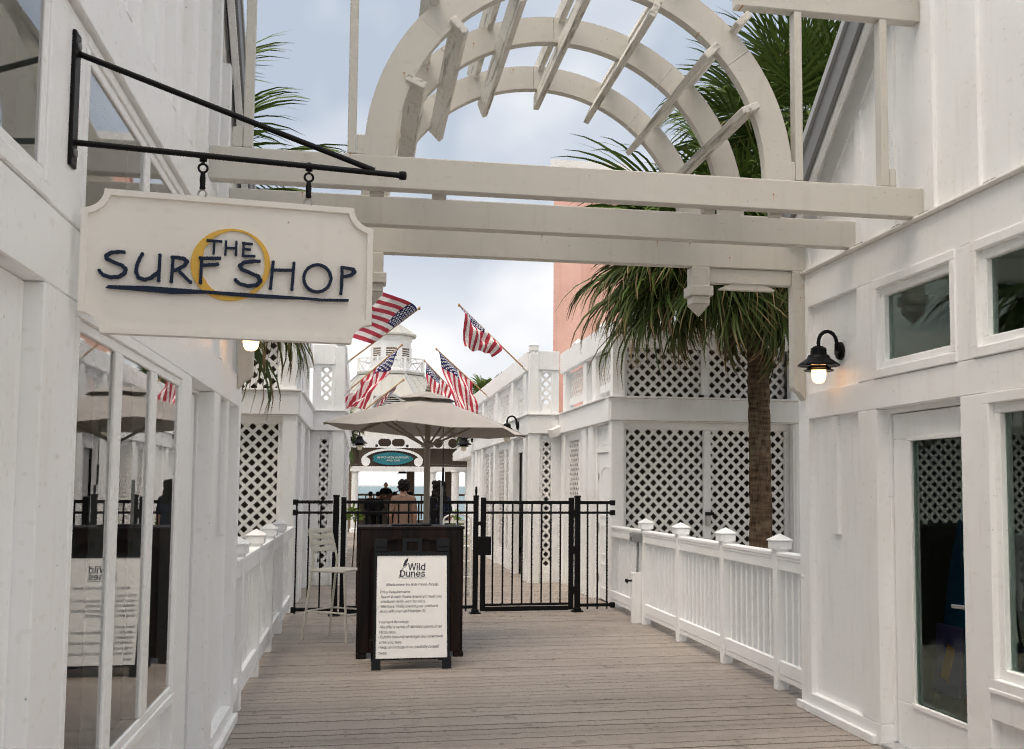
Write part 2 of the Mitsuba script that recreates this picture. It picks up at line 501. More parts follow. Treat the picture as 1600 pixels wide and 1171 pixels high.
def gable(root, side):
    """board and batten gable above the flashing, rake boards and the metal roof edge"""
    X = side_x(side)
    yr = 3.3
    poly = Polygon([(-0.9, 3.05), (7.52, 3.05), (7.52, z_under(7.52)), (yr, z_under(yr)), (-0.9, z_under(2 * yr + 0.9))])
    d = 0.035
    bd = 0.022 if side > 0 else 0.048
    part(root, 'gable_wall', on_x(prism(poly, 0.1), X(d + 0.1), -side), WHITE)
    for yc in np.arange(6.58, 0.2, -0.46):
        top = z_under(yc + .045) - 0.21
        part(root, 'batten', box(X(d - bd), X(d + .004), yc - 0.045, yc + 0.045, 3.125, top, 0.003), WHITE)
    part(root, 'batten', box(X(d - bd), X(d + .004), 7.40, 7.50, 3.125, z_under(7.5) - 0.12, 0.003), WHITE)
    # rake board on the wall, soffit, fascia, roof sheet
    oh = 1.0 if side > 0 else 0.40
    for nm, dd, w, dz, th, m in (('rake_board', d - 0.016, 0.036, -0.115, 0.19, WHITE), ('fascia', -0.165, 0.03, -0.085, 0.17, GREYM), ('drip_edge', -0.19, 0.03, 0.035, 0.055, GREYL), ('barge_board', -0.128, 0.04, -0.12, 0.16, WHITE)):
        dd = dd * oh if dd < 0 and nm != 'rake_board' else dd
        a, b2 = (X(dd + w / 2), 7.62 if nm != 'rake_board' else 7.5, 0), (X(dd + w / 2), yr - 0.05, 0)
        a = np.array([a[0], a[1], z_under(a[1]) + dz]); b2 = np.array([b2[0], b2[1], z_under(b2[1]) + dz])
        part(root, nm, bar(a, b2, w, th, c=0.003), m)
    xr = 1.45 + .15 * (1 - oh) * .5
    a = np.array([X(xr), 7.62, z_under(7.62) + 0.05]); b2 = np.array([X(xr), yr - 0.02, z_under(yr - 0.02) + 0.05])
    part(root, 'roof', bar(a, b2, 3.2 - .15 * (1 - oh), 0.06, c=0.003), GREYM)
    a = np.array([X(-0.06 * oh), 7.56, z_under(7.56) + 0.012]); b2 = np.array([X(-0.06 * oh), yr, z_under(yr) + 0.012])
    part(root, 'soffit', bar(a, b2, 0.19 * oh, 0.016, c=0.002), WHITE)


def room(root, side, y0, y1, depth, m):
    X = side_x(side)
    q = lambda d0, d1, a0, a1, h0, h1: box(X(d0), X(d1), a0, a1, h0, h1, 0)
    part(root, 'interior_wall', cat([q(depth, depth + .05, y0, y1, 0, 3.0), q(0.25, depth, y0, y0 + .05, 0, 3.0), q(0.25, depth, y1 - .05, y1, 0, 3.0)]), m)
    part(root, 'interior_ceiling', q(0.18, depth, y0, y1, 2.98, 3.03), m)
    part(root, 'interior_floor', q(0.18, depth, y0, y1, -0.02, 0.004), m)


# right shop
R_ = thing('shop_building', 'white panelled shop on the right with a glazed door and lit lantern', 'building')
rb = lambda *a, **k: wall_box(1, *a, **k)
part(R_, 'corner_post', rb(0, 0.2, 7.395, 7.575, 0.0, 3.10), WHITE)
part(R_, 'band', rb(0.002, 0.12, -0.9, 7.393, 2.855, 3.10), WHITE)
part(R_, 'band', rb(0.001, 0.12, -0.9, 7.393, 2.052, 2.236), WHITE)
part(R_, 'wall_panel', rb(0.045, 0.12, 6.60, 7.40, 2.236, 2.856), WHITE)
part(R_, 'wall_panel', rb(0.045, 0.12, 6.60, 7.40, 0.12, 2.054), WHITE)
part(R_, 'sill_rail', rb(0, 0.12, 6.345, 7.393, 0.0, 0.13), WHITE)
part(R_, 'baseboard', rb(-0.03, 0.0, 6.40, 7.60, 0.0, 0.055), WHITE)
part(R_, 'batten', rb(0.018, 0.05, 6.965, 7.07, 1.25, 2.05), WHITE)
part(R_, 'post', rb(0.0, 0.14, 6.36, 6.597, 2.238, 2.853), WHITE)
part(R_, 'post', rb(0.0, 0.16, 6.345, 6.597, 0.132, 2.05), WHITE)
part(R_, 'post', rb(0.0, 0.14, 5.224, 5.377, 2.238, 2.853), WHITE)
part(R_, 'post', rb(0.0, 0.16, 5.137, 5.365, 0.0, 2.05), WHITE)
part(R_, 'post', rb(0.0, 0.14, 3.98, 4.22, 2.238, 2.853), WHITE)
part(R_, 'post', rb(0.0, 0.16, 3.98, 4.18, 0.0, 2.05), WHITE)
part(R_, 'near_wall', rb(0.003, 0.14, -0.9, 3.978, 0.0, 2.05), WHITE)
part(R_, 'near_wall', rb(0.003, 0.14, -0.9, 3.978, 2.238, 2.853), WHITE)
part(R_, 'end_wall', box(3.28, 6.5, 7.40, 7.52, 0, 3.4), WHITE)
window(R_, 1, 5.378, 6.358, 2.239, 2.852)
window(R_, 1, 4.222, 5.222, 2.239, 2.852)
window(R_, 1, 4.185, 5.135, 0.56, 2.048)
part(R_, 'apron', rb(0.0, 0.12, 4.185, 5.132, 0.41, 0.556), WHITE)
part(R_, 'window_sill', rb(-0.018, 0.03, 4.185, 5.132, 0.545, 0.567), WHITE)
part(R_, 'wall_panel', rb(0.05, 0.12, 4.182, 5.135, 0.0, 0.412), WHITE)
part(R_, 'flashing', rb(-0.035, 0.08, -0.9, 7.58, 3.102, 3.118), WMETAL)
for yy in (4.95, 5.62, 5.95, 6.45): part(R_, 'sealant', box(3.105, 3.15, yy, yy + 0.11, 3.1182, 3.126, 0.003), BLACKP, label='black sealant smear on the flashing')
door = part(R_, 'door', cat([rb(0.10, 0.145, 5.37, 6.32, 1.86, 2.015), rb(0.10, 0.145, 5.37, 6.32, 0.02, 0.285), rb(0.10, 0.145, 6.115, 6.32, 0.286, 1.859), rb(0.10, 0.145, 5.37, 5.50, 0.286, 1.859)]), WHITE)
part(door, 'glazing_bead', cat([rb(0.092, 0.11, 5.49, 6.125, 1.845, 1.872), rb(0.086, 0.11, 5.49, 6.125, 0.272, 0.30), rb(0.092, 0.11, 6.10, 6.125, 0.30, 1.845), rb(0.092, 0.11, 5.49, 5.51, 0.30, 1.845)]), WHITE)
v = np.array([[3.13 + 0.122, q, h] for q, h in ((5.49, .28), (5.49, 1.865), (6.12, 1.865), (6.12, .28))])
part(door, 'pane', (v, np.array([[0, 1, 2], [0, 2, 3]])), GLASS)
part(door, 'handle', cat([bar((3.13 + .04, 5.44, 0.93), (3.13 + .04, 5.56, 0.925), 0.016, 0.02), bar((3.13 + .10, 5.44, 0.93), (3.13 + .03, 5.44, 0.93), 0.02, 0.02), rb(0.094, 0.102, 5.41, 5.465, 0.83, 1.02)]), STEEL)
part(R_, 'door_frame', cat([rb(0.085, 0.17, 6.33, 6.346, 0.03, 2.03), rb(0.07, 0.17, 5.365, 6.346, 2.022, 2.053)]), WHITE)
part(R_, 'threshold', rb(0.0, 0.16, 5.36, 6.35, 0.0, 0.022), GREYL)
part(R_, 'bolt_head', lathe([(0.0001, 0.0), (0.014, 0.001), (0.014, 0.008), (0.0001, 0.012)], 10) and xf(lathe([(0.0001, 0.012), (0.014, 0.008), (0.014, 0.0)], 10), np.array([[0, 0, -1], [0, 1, 0], [1, 0, 0]]), (3.129, 7.52, 0.93)), WHITE)
gable(R_, 1)
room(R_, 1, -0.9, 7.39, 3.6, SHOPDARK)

# left shop
L_ = thing('shop_building', 'white shop on the left with tall three pane window mirroring the pool sign', 'building')
lb = lambda *a, **k: wall_box(-1, *a, **k)
part(L_, 'corner_post', lb(0, 0.2, 7.60, 7.745, 0.0, 2.87), WHITE)
part(L_, 'band', lb(0.001, 0.12, -0.9, 7.743, 2.08, 2.283), WHITE)
part(L_, 'board', lb(-0.022, 0.12, -0.9, 7.745, 2.872, 3.10), WHITE)
part(L_, 'post', lb(0.0, 0.14, 3.0, 3.315, 2.285, 2.868), WHITE)
part(L_, 'post', lb(0.0, 0.16, 3.0, 3.312, 0.0, 2.078), WHITE)
part(L_, 'door_jamb', lb(0.05, 0.16, 2.70, 2.998, 0.0, 2.078), WHITE)
part(L_, 'near_wall', lb(0.003, 0.14, -0.9, 1.7, 0.0, 2.078), WHITE)
part(L_, 'near_wall', lb(0.003, 0.14, -0.9, 1.3, 2.285, 2.868), WHITE)
window(L_, -1, 1.30, 2.998, 2.287, 2.868, sash=0.035, casing=0.04, d_glass=0.012, s0=0.004)
window(L_, -1, 3.317, 5.42, 2.287, 2.868, mull=((4.24, 4.33),), sash=0.035, casing=0.04, d_glass=0.012, s0=0.004)
window(L_, -1, 3.314, 5.248, 0.60, 2.076, mull=((3.86, 3.975), (4.50, 4.625)), sash=0.035, casing=0.04, d_glass=0.012, s0=0.004)
part(L_, 'wall_panel', lb(0.05, 0.12, 3.31, 5.25, 0.12, 0.602), WHITE)
part(L_, 'sill_rail', lb(0.0, 0.12, 3.314, 5.25, 0.0, 0.13), WHITE)
part(L_, 'post', lb(0.0, 0.16, 5.25, 5.52, 0.0, 2.078), WHITE)
part(L_, 'wall_panel', lb(0.03, 0.12, 5.42, 7.60, 2.283, 2.872), WHITE)
part(L_, 'post', lb(0.0, 0.14, 6.50, 6.62, 2.285, 2.868), WHITE)
part(L_, 'door', lb(0.10, 0.145, 5.53, 6.32, 0.02, 2.05), WHITE)
part(L_, 'door_frame', cat([lb(0.085, 0.16, 6.345, 6.362, 0.0, 2.078), lb(0.085, 0.15, 5.522, 6.36, 2.06, 2.078)]), WHITE)
part(L_, 'post', lb(0.0, 0.16, 6.362, 6.62, 0.0, 2.078), WHITE)
part(L_, 'threshold', lb(0.0, 0.16, 5.52, 6.36, 0.0, 0.02), GREYL)
part(L_, 'wall_panel', lb(0.06, 0.12, 6.615, 7.605, 0.12, 2.085), WHITE)
part(L_, 'sill_rail', lb(0.0, 0.12, 6.62, 7.60, 0.0, 0.13), WHITE)
part(L_, 'baseboard', lb(-0.03, 0.0, 6.36, 7.77, 0.0, 0.055), WHITE)
part(L_, 'end_wall', box(-4.0, -0.96, 7.62, 7.73, 0, 3.4), WHITE)
part(L_, 'batten', lb(0.012, 0.04, 7.05, 7.15, 1.25, 2.08), WHITE)
gable(L_, -1)
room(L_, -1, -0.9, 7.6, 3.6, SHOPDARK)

# ------------------------------------------------------------------ things seen through the right door
for (x, yy, lean, m, lab) in ((4.03, 6.62, 0.16, SURFB, 'blue edged surfboard leaning inside the right shop behind the door glass'), (4.40, 6.75, 0.10, SURFW, 'dark surfboard standing behind the blue one inside the right shop')):
    t = np.linspace(0, 1, 25)
    half = 0.27 * np.sin(np.pi * t) ** 0.55
    pl = Polygon([(-h, 1.9 * q) for q, h in zip(t, half)] + [(h, 1.9 * q) for q, h in zip(t[::-1], half[::-1])]).buffer(0)
    b = prism(pl, 0.05)
    Rm = trimesh.transformations.rotation_matrix(lean, [0, 1, 0])[:3, :3] @ np.array([[0, 0, 1], [1, 0, 0], [0, 1, 0.0]])
    solo('surfboard', xf(b, Rm, (x - 0.45, yy - 0.30, 0.03)), m, lab, 'surfboard', smooth=40)
solo('basket', lathe([(0.0001, 0.02), (0.2, 0.02), (0.24, 0.30), (0.22, 0.30), (0.185, 0.04), (0.0001, 0.04)], 24, (3.75, 6.35, 0)), WICKER, 'woven yellow brown basket on the floor inside the right shop door', 'basket', smooth=40)

pc = thing('picture', 'small purple and orange picture board standing low behind the right shop door glass', 'picture')
part(pc, 'board', bar((3.47, 6.16, 0.33), (3.50, 6.16, 0.74), 0.30, 0.02, up=(1, 0, 0)), mat('picture_purple', (0.16, 0.10, 0.30), 0.4, 0.3))
part(pc, 'motif', bar((3.463, 6.18, 0.42), (3.483, 6.12, 0.62), 0.09, 0.012, up=(1, 0, 0)), mat('picture_orange', (0.62, 0.22, 0.04), 0.4, 0.3))
part(pc, 'stand', bar((3.52, 6.16, 0.0), (3.52, 6.16, 0.34), 0.24, 0.05, up=(1, 0, 0)), DARKW)

# ------------------------------------------------------------------ the pergola over the walkway
P_ = thing('pergola', 'weathered white timber pergola with three nested arches spanning the two shops', 'pergola')
AX, AZ = 1.175, 3.295
BY = (5.77, 6.62, 7.45)
for y0, z0, z1, x0, x1 in ((BY[0], 3.12, 3.292, -0.79, 3.163), (BY[1], 3.124, 3.30, -0.79, 3.163), (BY[2], 3.13, 3.31, -0.79, 3.163)):
    part(P_, 'beam', box(x0, x1, y0, y0 + 0.085, z0, z1, 0.005), PERG)
part(P_, 'top_beam', box(2.04, 3.163, BY[0] + 0.002, BY[0] + 0.085, 4.285, 4.47, 0.005), PERG)
part(P_, 'top_beam', box(-0.79, 0.31, BY[0] + 0.002, BY[0] + 0.085, 4.285, 4.47, 0.005), PERG)
for i, y0 in enumerate(BY):
    Ro, Ri = (1.19, 1.03) if i == 0 else (1.205, 1.045)
    th = 0.07
    # each arch is made of sawn segments butted together
    cuts = [(-2, 38, 'a'), (38, 88, 'b'), (88, 140, 'c'), (140, 182, 'd')] if i == 0 else [(-2, 52, 'a'), (52, 92, 'b'), (92, 128, 'c'), (128, 182, 'd')]
    arch = key_for(P_ + '__arch')
    ms = []
    for j, (a0, a1, _) in enumerate(cuts):
        a = np.radians(np.linspace(a0 + 0.06, a1 - 0.06, 14))
        pl = Polygon([(AX + Ro * math.cos(q), AZ + Ro * math.sin(q)) for q in a] + [(AX + Ri * math.cos(q), AZ + Ri * math.sin(q)) for q in a[::-1]])
        pl = pl.intersection(sbox(-2, 3.26, 5, 8))
        k = part(arch, 'segment', on_y(prism(pl, th), y0 + th + 0.004 + rng.uniform(-.003, .003)), PERG)
for k in range(7):
    a = math.radians(22.6 + 22.3 * k)
    for r0, r1, ya, yb in ((0.955, 1.062, BY[0] - 0.02 + rng.uniform(-.02, .02), 7.66 + rng.uniform(-.04, .04)), (1.175, 1.28, BY[0] - 0.10 + rng.uniform(-.02, .02), 7.62 + rng.uniform(-.03, .03))):
        r = (r0 + r1) / 2
        c = np.array([AX + r * math.cos(a), 0, AZ + r * math.sin(a)])
        if k in (0, 6) and r0 > 1.1: continue
        part(P_, 'purlin', bar(c + [0, ya, 0], c + [0, yb, 0], 0.04, r1 - r0, up=(math.cos(a), 0, math.sin(a))), MILDEW)
for x0, x1 in ((-0.625, -0.58), (-0.10, -0.055), (2.385, 2.43), (2.91, 2.955)):
    part(P_, 'post', box(x0, x1, BY[0] + 0.004, BY[0] + 0.082, 3.295, 4.283), PERG)
for x0, x1 in ((-0.053, 0.0), (2.335, 2.383), (-0.678, -0.627), (2.957, 3.0)):
    part(P_, 'foot_block', box(x0, x1, BY[0] + 0.006, BY[0] + 0.08, 3.294, 3.40), PERG)
for x0 in (0.02, 0.35, 1.86, 2.26):
    part(P_, 'cleat', box(x0, x0 + 0.075, BY[0] + 0.088, BY[0] + 0.13, 3.102, 3.15), PERG)
for xc in (0.06, 2.35):
    p = part(P_, 'pendant', box(xc - 0.065, xc + 0.065, 7.44, 7.57, 2.99, 3.128), PERG)
    part(p, 'collar', box(xc - 0.085, xc + 0.085, 7.42, 7.59, 2.92, 2.99), PERG)
    part(p, 'block', box(xc - 0.065, xc + 0.065, 7.44, 7.57, 2.862, 2.918), PERG)
    part(p, 'point', lathe([(0.092, 2.861), (0.0001, 2.775)], 4, (xc, 7.505, 0), math.pi / 4), PERG)
part(P_, 'lintel', box(2.416, 3.04, 7.47, 7.54, 3.02, 3.128), PERG)
part(P_, 'lintel', box(-0.70, -0.006, 7.47, 7.54, 3.02, 3.128), PERG)
for x0, x1 in ((2.50, 2.92), (-0.58, -0.16)):
    w = x1 - x0
    pl = Polygon([(x0, 2.985), (x0 + .06, 3.012), (x0 + .10, 3.022), (x1 - .10, 3.022), (x1 - .06, 3.012), (x1, 2.985), (x1 - .01, 2.978), (x0 + .01, 2.978)])
    part(P_, 'bracket', on_y(prism(pl, 0.05), 7.53), PERG)
for x0, x1 in ((3.042, 3.128), (-0.798, -0.705)):
    s = 1 if x0 > 0 else -1
    xi, xo = (x0, x1) if s > 0 else (x1, x0)
    pl = Polygon([(xi, 3.128), (xi, 2.285), (xi + s * .012, 2.262), (xi + s * .045, 2.245), (xo, 2.19), (xo, 3.128)])
    part(P_, 'wall_post', on_y(prism(pl.buffer(0), 0.09), 7.53), PERG)

# ------------------------------------------------------------------ railings
def railing(name, label, x_in, x_out, y_posts, y0, y1):
    """x_in: the face towards the walkway; x_out: the far face"""
    s = 1 if x_out > x_in else -1
    rl = thing(name, label, 'railing')
    g = lambda a, b, *r, **k: box(x_in + s * a, x_in + s * b, *r, **k)
    edges = [y0] + [q for p in y_posts for q in (p, p + 0.09)] + [y1]
    for p in y_posts:
        pk = part(rl, 'post', g(0.0, 0.09, p, p + 0.09, 0.0, 1.075), WHITE)
        cx, cy = x_in + s * 0.045, p + 0.045
        q = 0.072
        part(pk, 'cap', cat([box(cx - q, cx + q, cy - q, cy + q, 1.085, 1.15), lathe([(q * 1.414 + .012, 1.149), (q * 1.414 + .012, 1.156), (0.0001, 1.205)], 4, (cx, cy, 0), math.pi / 4), box(cx - .05, cx + .05, cy - .05, cy + .05, 1.06, 1.087)]), WHITE)
    for a, b in zip(edges[0::2], edges[1::2]):
        if b - a < 0.05: continue
        a += 0.002; b -= 0.002
        part(rl, 'top_rail', g(-0.005, 0.115, a, b, 1.032, 1.062), WHITE)
        part(rl, 'upper_rail', cat([g(0.012, 0.05, a, b, 0.925, 1.030), g(0.004, 0.012, a, b, 1.008, 1.031)]), WHITE)
        part(rl, 'lower_rail', g(0.012, 0.05, a, b, 0.132, 0.232), WHITE)
        part(rl, 'kick_board', g(0.018, 0.05, a, b, 0.085, 0.127), WHITE)
        n = max(1, int(round((b - a) / 0.128)))
        for i in range(n):
            yc = a + (i + 0.5) * (b - a) / n + rng.uniform(-.004, .004)
            part(rl, 'baluster', g(0.051, 0.089, yc - 0.019, yc + 0.019, 0.14, 1.03, c=0.002), WHITE)
    return rl


railing('railing', 'white picket railing on the right, with an electrical box and palm behind', 3.19, 3.28, [8.19, 9.50, 10.92, 12.33], 7.58, 14.06)
railing('railing', 'white picket railing on the left side of the walkway beside the cream stool', -0.79, -0.88, [8.06, 9.45, 10.84, 12.17], 7.75, 13.98)

# ------------------------------------------------------------------ right lanterns, wall lamps
def gooseneck(name, label, at, out, group=None, lit=0.0, scale=1.0, room=True):
    """wall lamp: round back plate, gooseneck arm, ribbed cap, dish shade, cage rings, opal globe. out: unit direction away from the wall"""
    t = thing(name, label, 'wall lamp', group)
    at = np.asarray(at, float); out = np.asarray(out, float)
    s = scale
    plate = lathe([(0.0001, 0.03), (0.045, 0.028), (0.06, 0.015), (0.062, 0.0)], 20)
    d, sd, u = frame_of(out)
    part(t, 'back_plate', xf((plate[0] * s, plate[1]), np.stack([sd, u, -d][::1], 1) @ np.diag([1, 1, -1]), at), BLACK, 40)
    arc = [at + out * 0.02 * s]
    for a in np.linspace(-20, 180, 16):
        arc.append(at + out * (0.095 - 0.065 * math.cos(math.radians(a))) * s + np.array([0, 0, (0.055 + 0.075 * math.sin(math.radians(a))) * s]))
    arc.append(at + out * 0.16 * s + np.array([0, 0, 0.0]))
    part(t, 'arm', tube(arc, 0.0125 * s, 10), BLACK, True)
    c = at + out * 0.16 * s
    sc = lambda pr: lathe([(r * s, z * s) for r, z in pr], 28, c)
    part(t, 'shade', sc([(0.0001, 0.03), (0.03, 0.028), (0.052, 0.012), (0.055, -0.028), (0.07, -0.035), (0.078, -0.055), (0.14, -0.098), (0.142, -0.106), (0.075, -0.075), (0.0001, -0.07)]), BLACK, 35)
    part(t, 'cage_ring', sc([(0.05, -0.082), (0.088, -0.098), (0.09, -0.104), (0.05, -0.094)]), BLACK, 35)
    part(t, 'cage_ring', sc([(0.05, -0.10), (0.08, -0.118), (0.082, -0.124), (0.05, -0.112)]), BLACK, 35)
    part(t, 'cage_ring', sc([(0.05, -0.118), (0.098, -0.133), (0.10, -0.140), (0.05, -0.132)]), BLACK, 35)
    gl = sc([(0.047, -0.09), (0.0485, -0.16), (0.046, -0.19), (0.036, -0.212), (0.02, -0.222), (0.0001, -0.225)])
    gl = (gl[0], gl[1][:, ::-1])
    if lit:
        part(t, 'globe', gl, BULB, True, emitter={'type': 'area', 'radiance': {'type': 'rgb', 'value': [lit * 0.42, lit * 0.21, lit * 0.085]}})
    else:
        part(t, 'globe', gl, BULB, True)
    return t


gooseneck('wall_lantern', 'lit black gooseneck lantern on the right shop wall beside the window', (3.17, 6.93, 2.485), (-1, 0, 0), lit=1.6)
gooseneck('wall_lantern', 'lit lantern on the left shop corner, glowing under the hanging sign', (-0.83, 6.93, 2.60), (1, 0, 0), lit=1.6)

# ------------------------------------------------------------------ hanging sign and its bracket
SD = np.array([0.99315805, 0.11677792, 0.0])     # along the arm, away from the wall
SN = np.array([0.11677792, -0.99315805, 0.0])    # towards the camera
SO = np.array([-0.8, 3.236, 0.0])


def on_sign(m, off):
    """drawing in (distance along the arm, height) -> the sign's plane, extruded towards the camera, off metres in front of it"""
    return xf(m, np.stack([SD, [0, 0, 1], SN], 1), SO + SN * off)


BR = thing('sign_bracket', 'black iron wall bracket with slanting brace holding the hanging sign', 'bracket')
part(BR, 'wall_plate', cat([box(-0.801, -0.789, 3.155, 3.215, 2.43, 2.81)]), BLACK)
for zz in (2.47, 2.77):
    part(BR, 'bolt', xf(lathe([(0.0001, 0.008), (0.012, 0.006), (0.012, 0.0)], 10), np.array([[0, 0, 1], [0, 1, 0], [-1, 0, 0]]), (-0.789, 3.185, zz)), GREYM)
w0 = np.array([-0.795, 3.2, 0])
tip = SO + SD * 0.915
part(BR, 'arm', tube([w0 + [0, 0, 2.504], tip + [0, 0, 2.504]], 0.0085, 10), BLACK, 40)
part(BR, 'arm_end', lathe([(0.0001, -0.012), (0.011, -0.011), (0.013, 0), (0.011, 0.011), (0.0001, 0.012)], 12, tip + [0, 0, 2.504]), BLACK, True)
part(BR, 'brace', tube([w0 + [0, 0, 2.757], SO + SD * 0.83 + [0, 0, 2.512]], 0.0085, 10), BLACK, 40)
for u, lab in ((0.339, 'black swivel hook hanging the left half of the shop sign'), (0.637, 'black swivel hook hanging the right half of the shop sign')):
    c = SO + SD * u
    h = thing('swivel_hook', lab, 'hook')
    ring = lambda r, z, tr, ax: tube([c + np.array([0, 0, z]) + r * (math.cos(q) * ax + math.sin(q) * np.array([0, 0, 1])) for q in np.linspace(0, 2 * math.pi, 19)], tr, 7, False)
    part(h, 'collar', tube([c + [0, 0, 2.504] - SD * .01, c + [0, 0, 2.504] + SD * .01], 0.0125, 10), BLACK, 40)
    part(h, 'eye', cat([ring(0.0125, 2.473, 0.0035, SD), tube([c + [0, 0, 2.49], c + [0, 0, 2.518]], 0.005, 8)]), BLACK, 40)
    part(h, 'body', lathe([(0.0001, 2.462), (0.006, 2.458), (0.0085, 2.446), (0.0075, 2.42), (0.009, 2.413), (0.0001, 2.408)], 12, (c[0], c[1], 0)), BLACK, True)
    part(h, 'ring', ring(0.0125, 2.397, 0.003, SD * 0.9 + SN * 0.43), STEEL, True)

SG = thing('hanging_sign', 'cream scalloped board reading THE SURF SHOP in navy over a yellow ring', 'sign')
x0, x1, z0, z1, rc = 0.022, 0.829, 1.982, 2.390, 0.058
outl = sbox(x0, z0, x1, z1)
for cx, cz in ((x0, z0), (x0, z1), (x1, z0), (x1, z1)):
    outl = outl.difference(Point(cx, cz).buffer(rc, 24))
inner = sbox(x0 + .017, z0 + .017, x1 - .017, z1 - .017)
for cx, cz in ((x0, z0), (x0, z1), (x1, z0), (x1, z1)):
    inner = inner.difference(Point(cx, cz).buffer(rc + .017, 24))
part(SG, 'board', on_sign(prism(outl, 0.032), -0.036), SIGNW)
part(SG, 'border', on_sign(prism(outl.difference(inner), 0.010), -0.0038), SIGNW)


def brush(strokes, w0, w1):
    gs = []
    for i, s in enumerate(strokes):
        p = np.array(s)
        if len(p) > 2:   # smooth the traced points
            for _ in range(2):
                q = np.empty((2 * len(p), 2)); q[0::2] = np.vstack([p[:1], .75 * p[:-1] + .25 * p[1:]]); q[1::2] = np.vstack([.25 * p[:-1] + .75 * p[1:], p[-1:]])
                p = q
        seg = [LineString(p).buffer(w0 / 2, 5)]
        seg += [Point(p[0]).buffer(w1 / 2, 5), Point(p[-1]).buffer(w1 / 2, 5)]
        gs.append(unary_union(seg))
    return gs


SIGN_BIG = [[(0.1359, 2.2119), (0.1129, 2.2131), (0.0924, 2.2044), (0.0865, 2.194), (0.0972, 2.1847), (0.1223, 2.1791), (0.1414, 2.1703), (0.1447, 2.1592), (0.136, 2.1449), (0.1154, 2.1368), (0.0905, 2.1389), (0.0778, 2.148), (0.0742, 2.156)], [(0.1843, 2.2098), (0.1743, 2.1908), (0.1679, 2.1675), (0.1695, 2.147), (0.1825, 2.1355), (0.1993, 2.1375), (0.2201, 2.148), (0.2302, 2.167)], [(0.231, 2.2094), (0.2303, 2.1762), (0.2298, 2.1371)], [(0.2661, 2.2063), (0.2654, 2.1739), (0.2631, 2.1359)], [(0.2636, 2.2061), (0.2867, 2.2077), (0.3042, 2.2019), (0.3053, 2.1913), (0.2919, 2.1779), (0.2728, 2.1697)], [(0.2792, 2.1725), (0.297, 2.1528), (0.3147, 2.1377)], [(0.343, 2.2078), (0.3431, 2.1743), (0.3416, 2.138)], [(0.3395, 2.209), (0.3648, 2.2093), (0.3919, 2.2121)], [(0.3445, 2.1893), (0.3654, 2.1897), (0.3863, 2.1939)], [(0.5014, 2.2105), (0.4706, 2.2103), (0.4478, 2.1996), (0.4452, 2.1884), (0.4628, 2.1774), (0.4919, 2.1719), (0.5085, 2.1619), (0.5072, 2.1453), (0.4871, 2.1337), (0.4581, 2.1362), (0.4406, 2.1455), (0.4375, 2.152)], [(0.5407, 2.2101), (0.5386, 2.1749), (0.5349, 2.1328)], [(0.5997, 2.2109), (0.5977, 2.1724), (0.5956, 2.134)], [(0.5383, 2.1871), (0.5984, 2.1904)], [(0.7073, 2.1731), (0.7062, 2.1624), (0.7024, 2.1522), (0.6963, 2.1433), (0.6882, 2.1363), (0.6787, 2.1316), (0.6685, 2.1296), (0.6582, 2.1304), (0.6486, 2.134), (0.6403, 2.14), (0.6338, 2.148), (0.6297, 2.1577), (0.6281, 2.1682), (0.6292, 2.1788), (0.6329, 2.1889), (0.639, 2.1978), (0.647, 2.2049), (0.6564, 2.2096), (0.6666, 2.2117), (0.677, 2.211), (0.6866, 2.2075), (0.695, 2.2015), (0.7015, 2.1934), (0.7057, 2.1837), (0.7073, 2.1731)], [(0.7382, 2.2076), (0.7402, 2.1689), (0.7367, 2.1299)], [(0.7382, 2.2076), (0.7626, 2.2067), (0.7793, 2.2028), (0.7752, 2.1899), (0.757, 2.1825), (0.7418, 2.1803)]]
SIGN_SMALL = [[(0.3581, 2.2616), (0.3765, 2.2615), (0.395, 2.261)], [(0.3765, 2.2606), (0.3749, 2.2254)], [(0.4082, 2.262), (0.4074, 2.2244)], [(0.4369, 2.2627), (0.4366, 2.225)], [(0.4078, 2.2432), (0.4365, 2.2443)], [(0.457, 2.2608), (0.4562, 2.224)], [(0.4552, 2.2607), (0.4794, 2.2596)], [(0.4566, 2.2438), (0.4744, 2.2432)], [(0.4553, 2.2239), (0.4875, 2.2243)]]
SIGN_LINE = [(0.0914, 2.1081), (0.0992, 2.1156), (0.1996, 2.1193), (0.3671, 2.1156), (0.4818, 2.1144), (0.6288, 2.1125), (0.6827, 2.1106), (0.7602, 2.1137), (0.7592, 2.1062), (0.6769, 2.1028), (0.6468, 2.1054), (0.5404, 2.1031), (0.4705, 2.1034), (0.3617, 2.1074), (0.2665, 2.1007), (0.1782, 2.1044), (0.0995, 2.1068)]
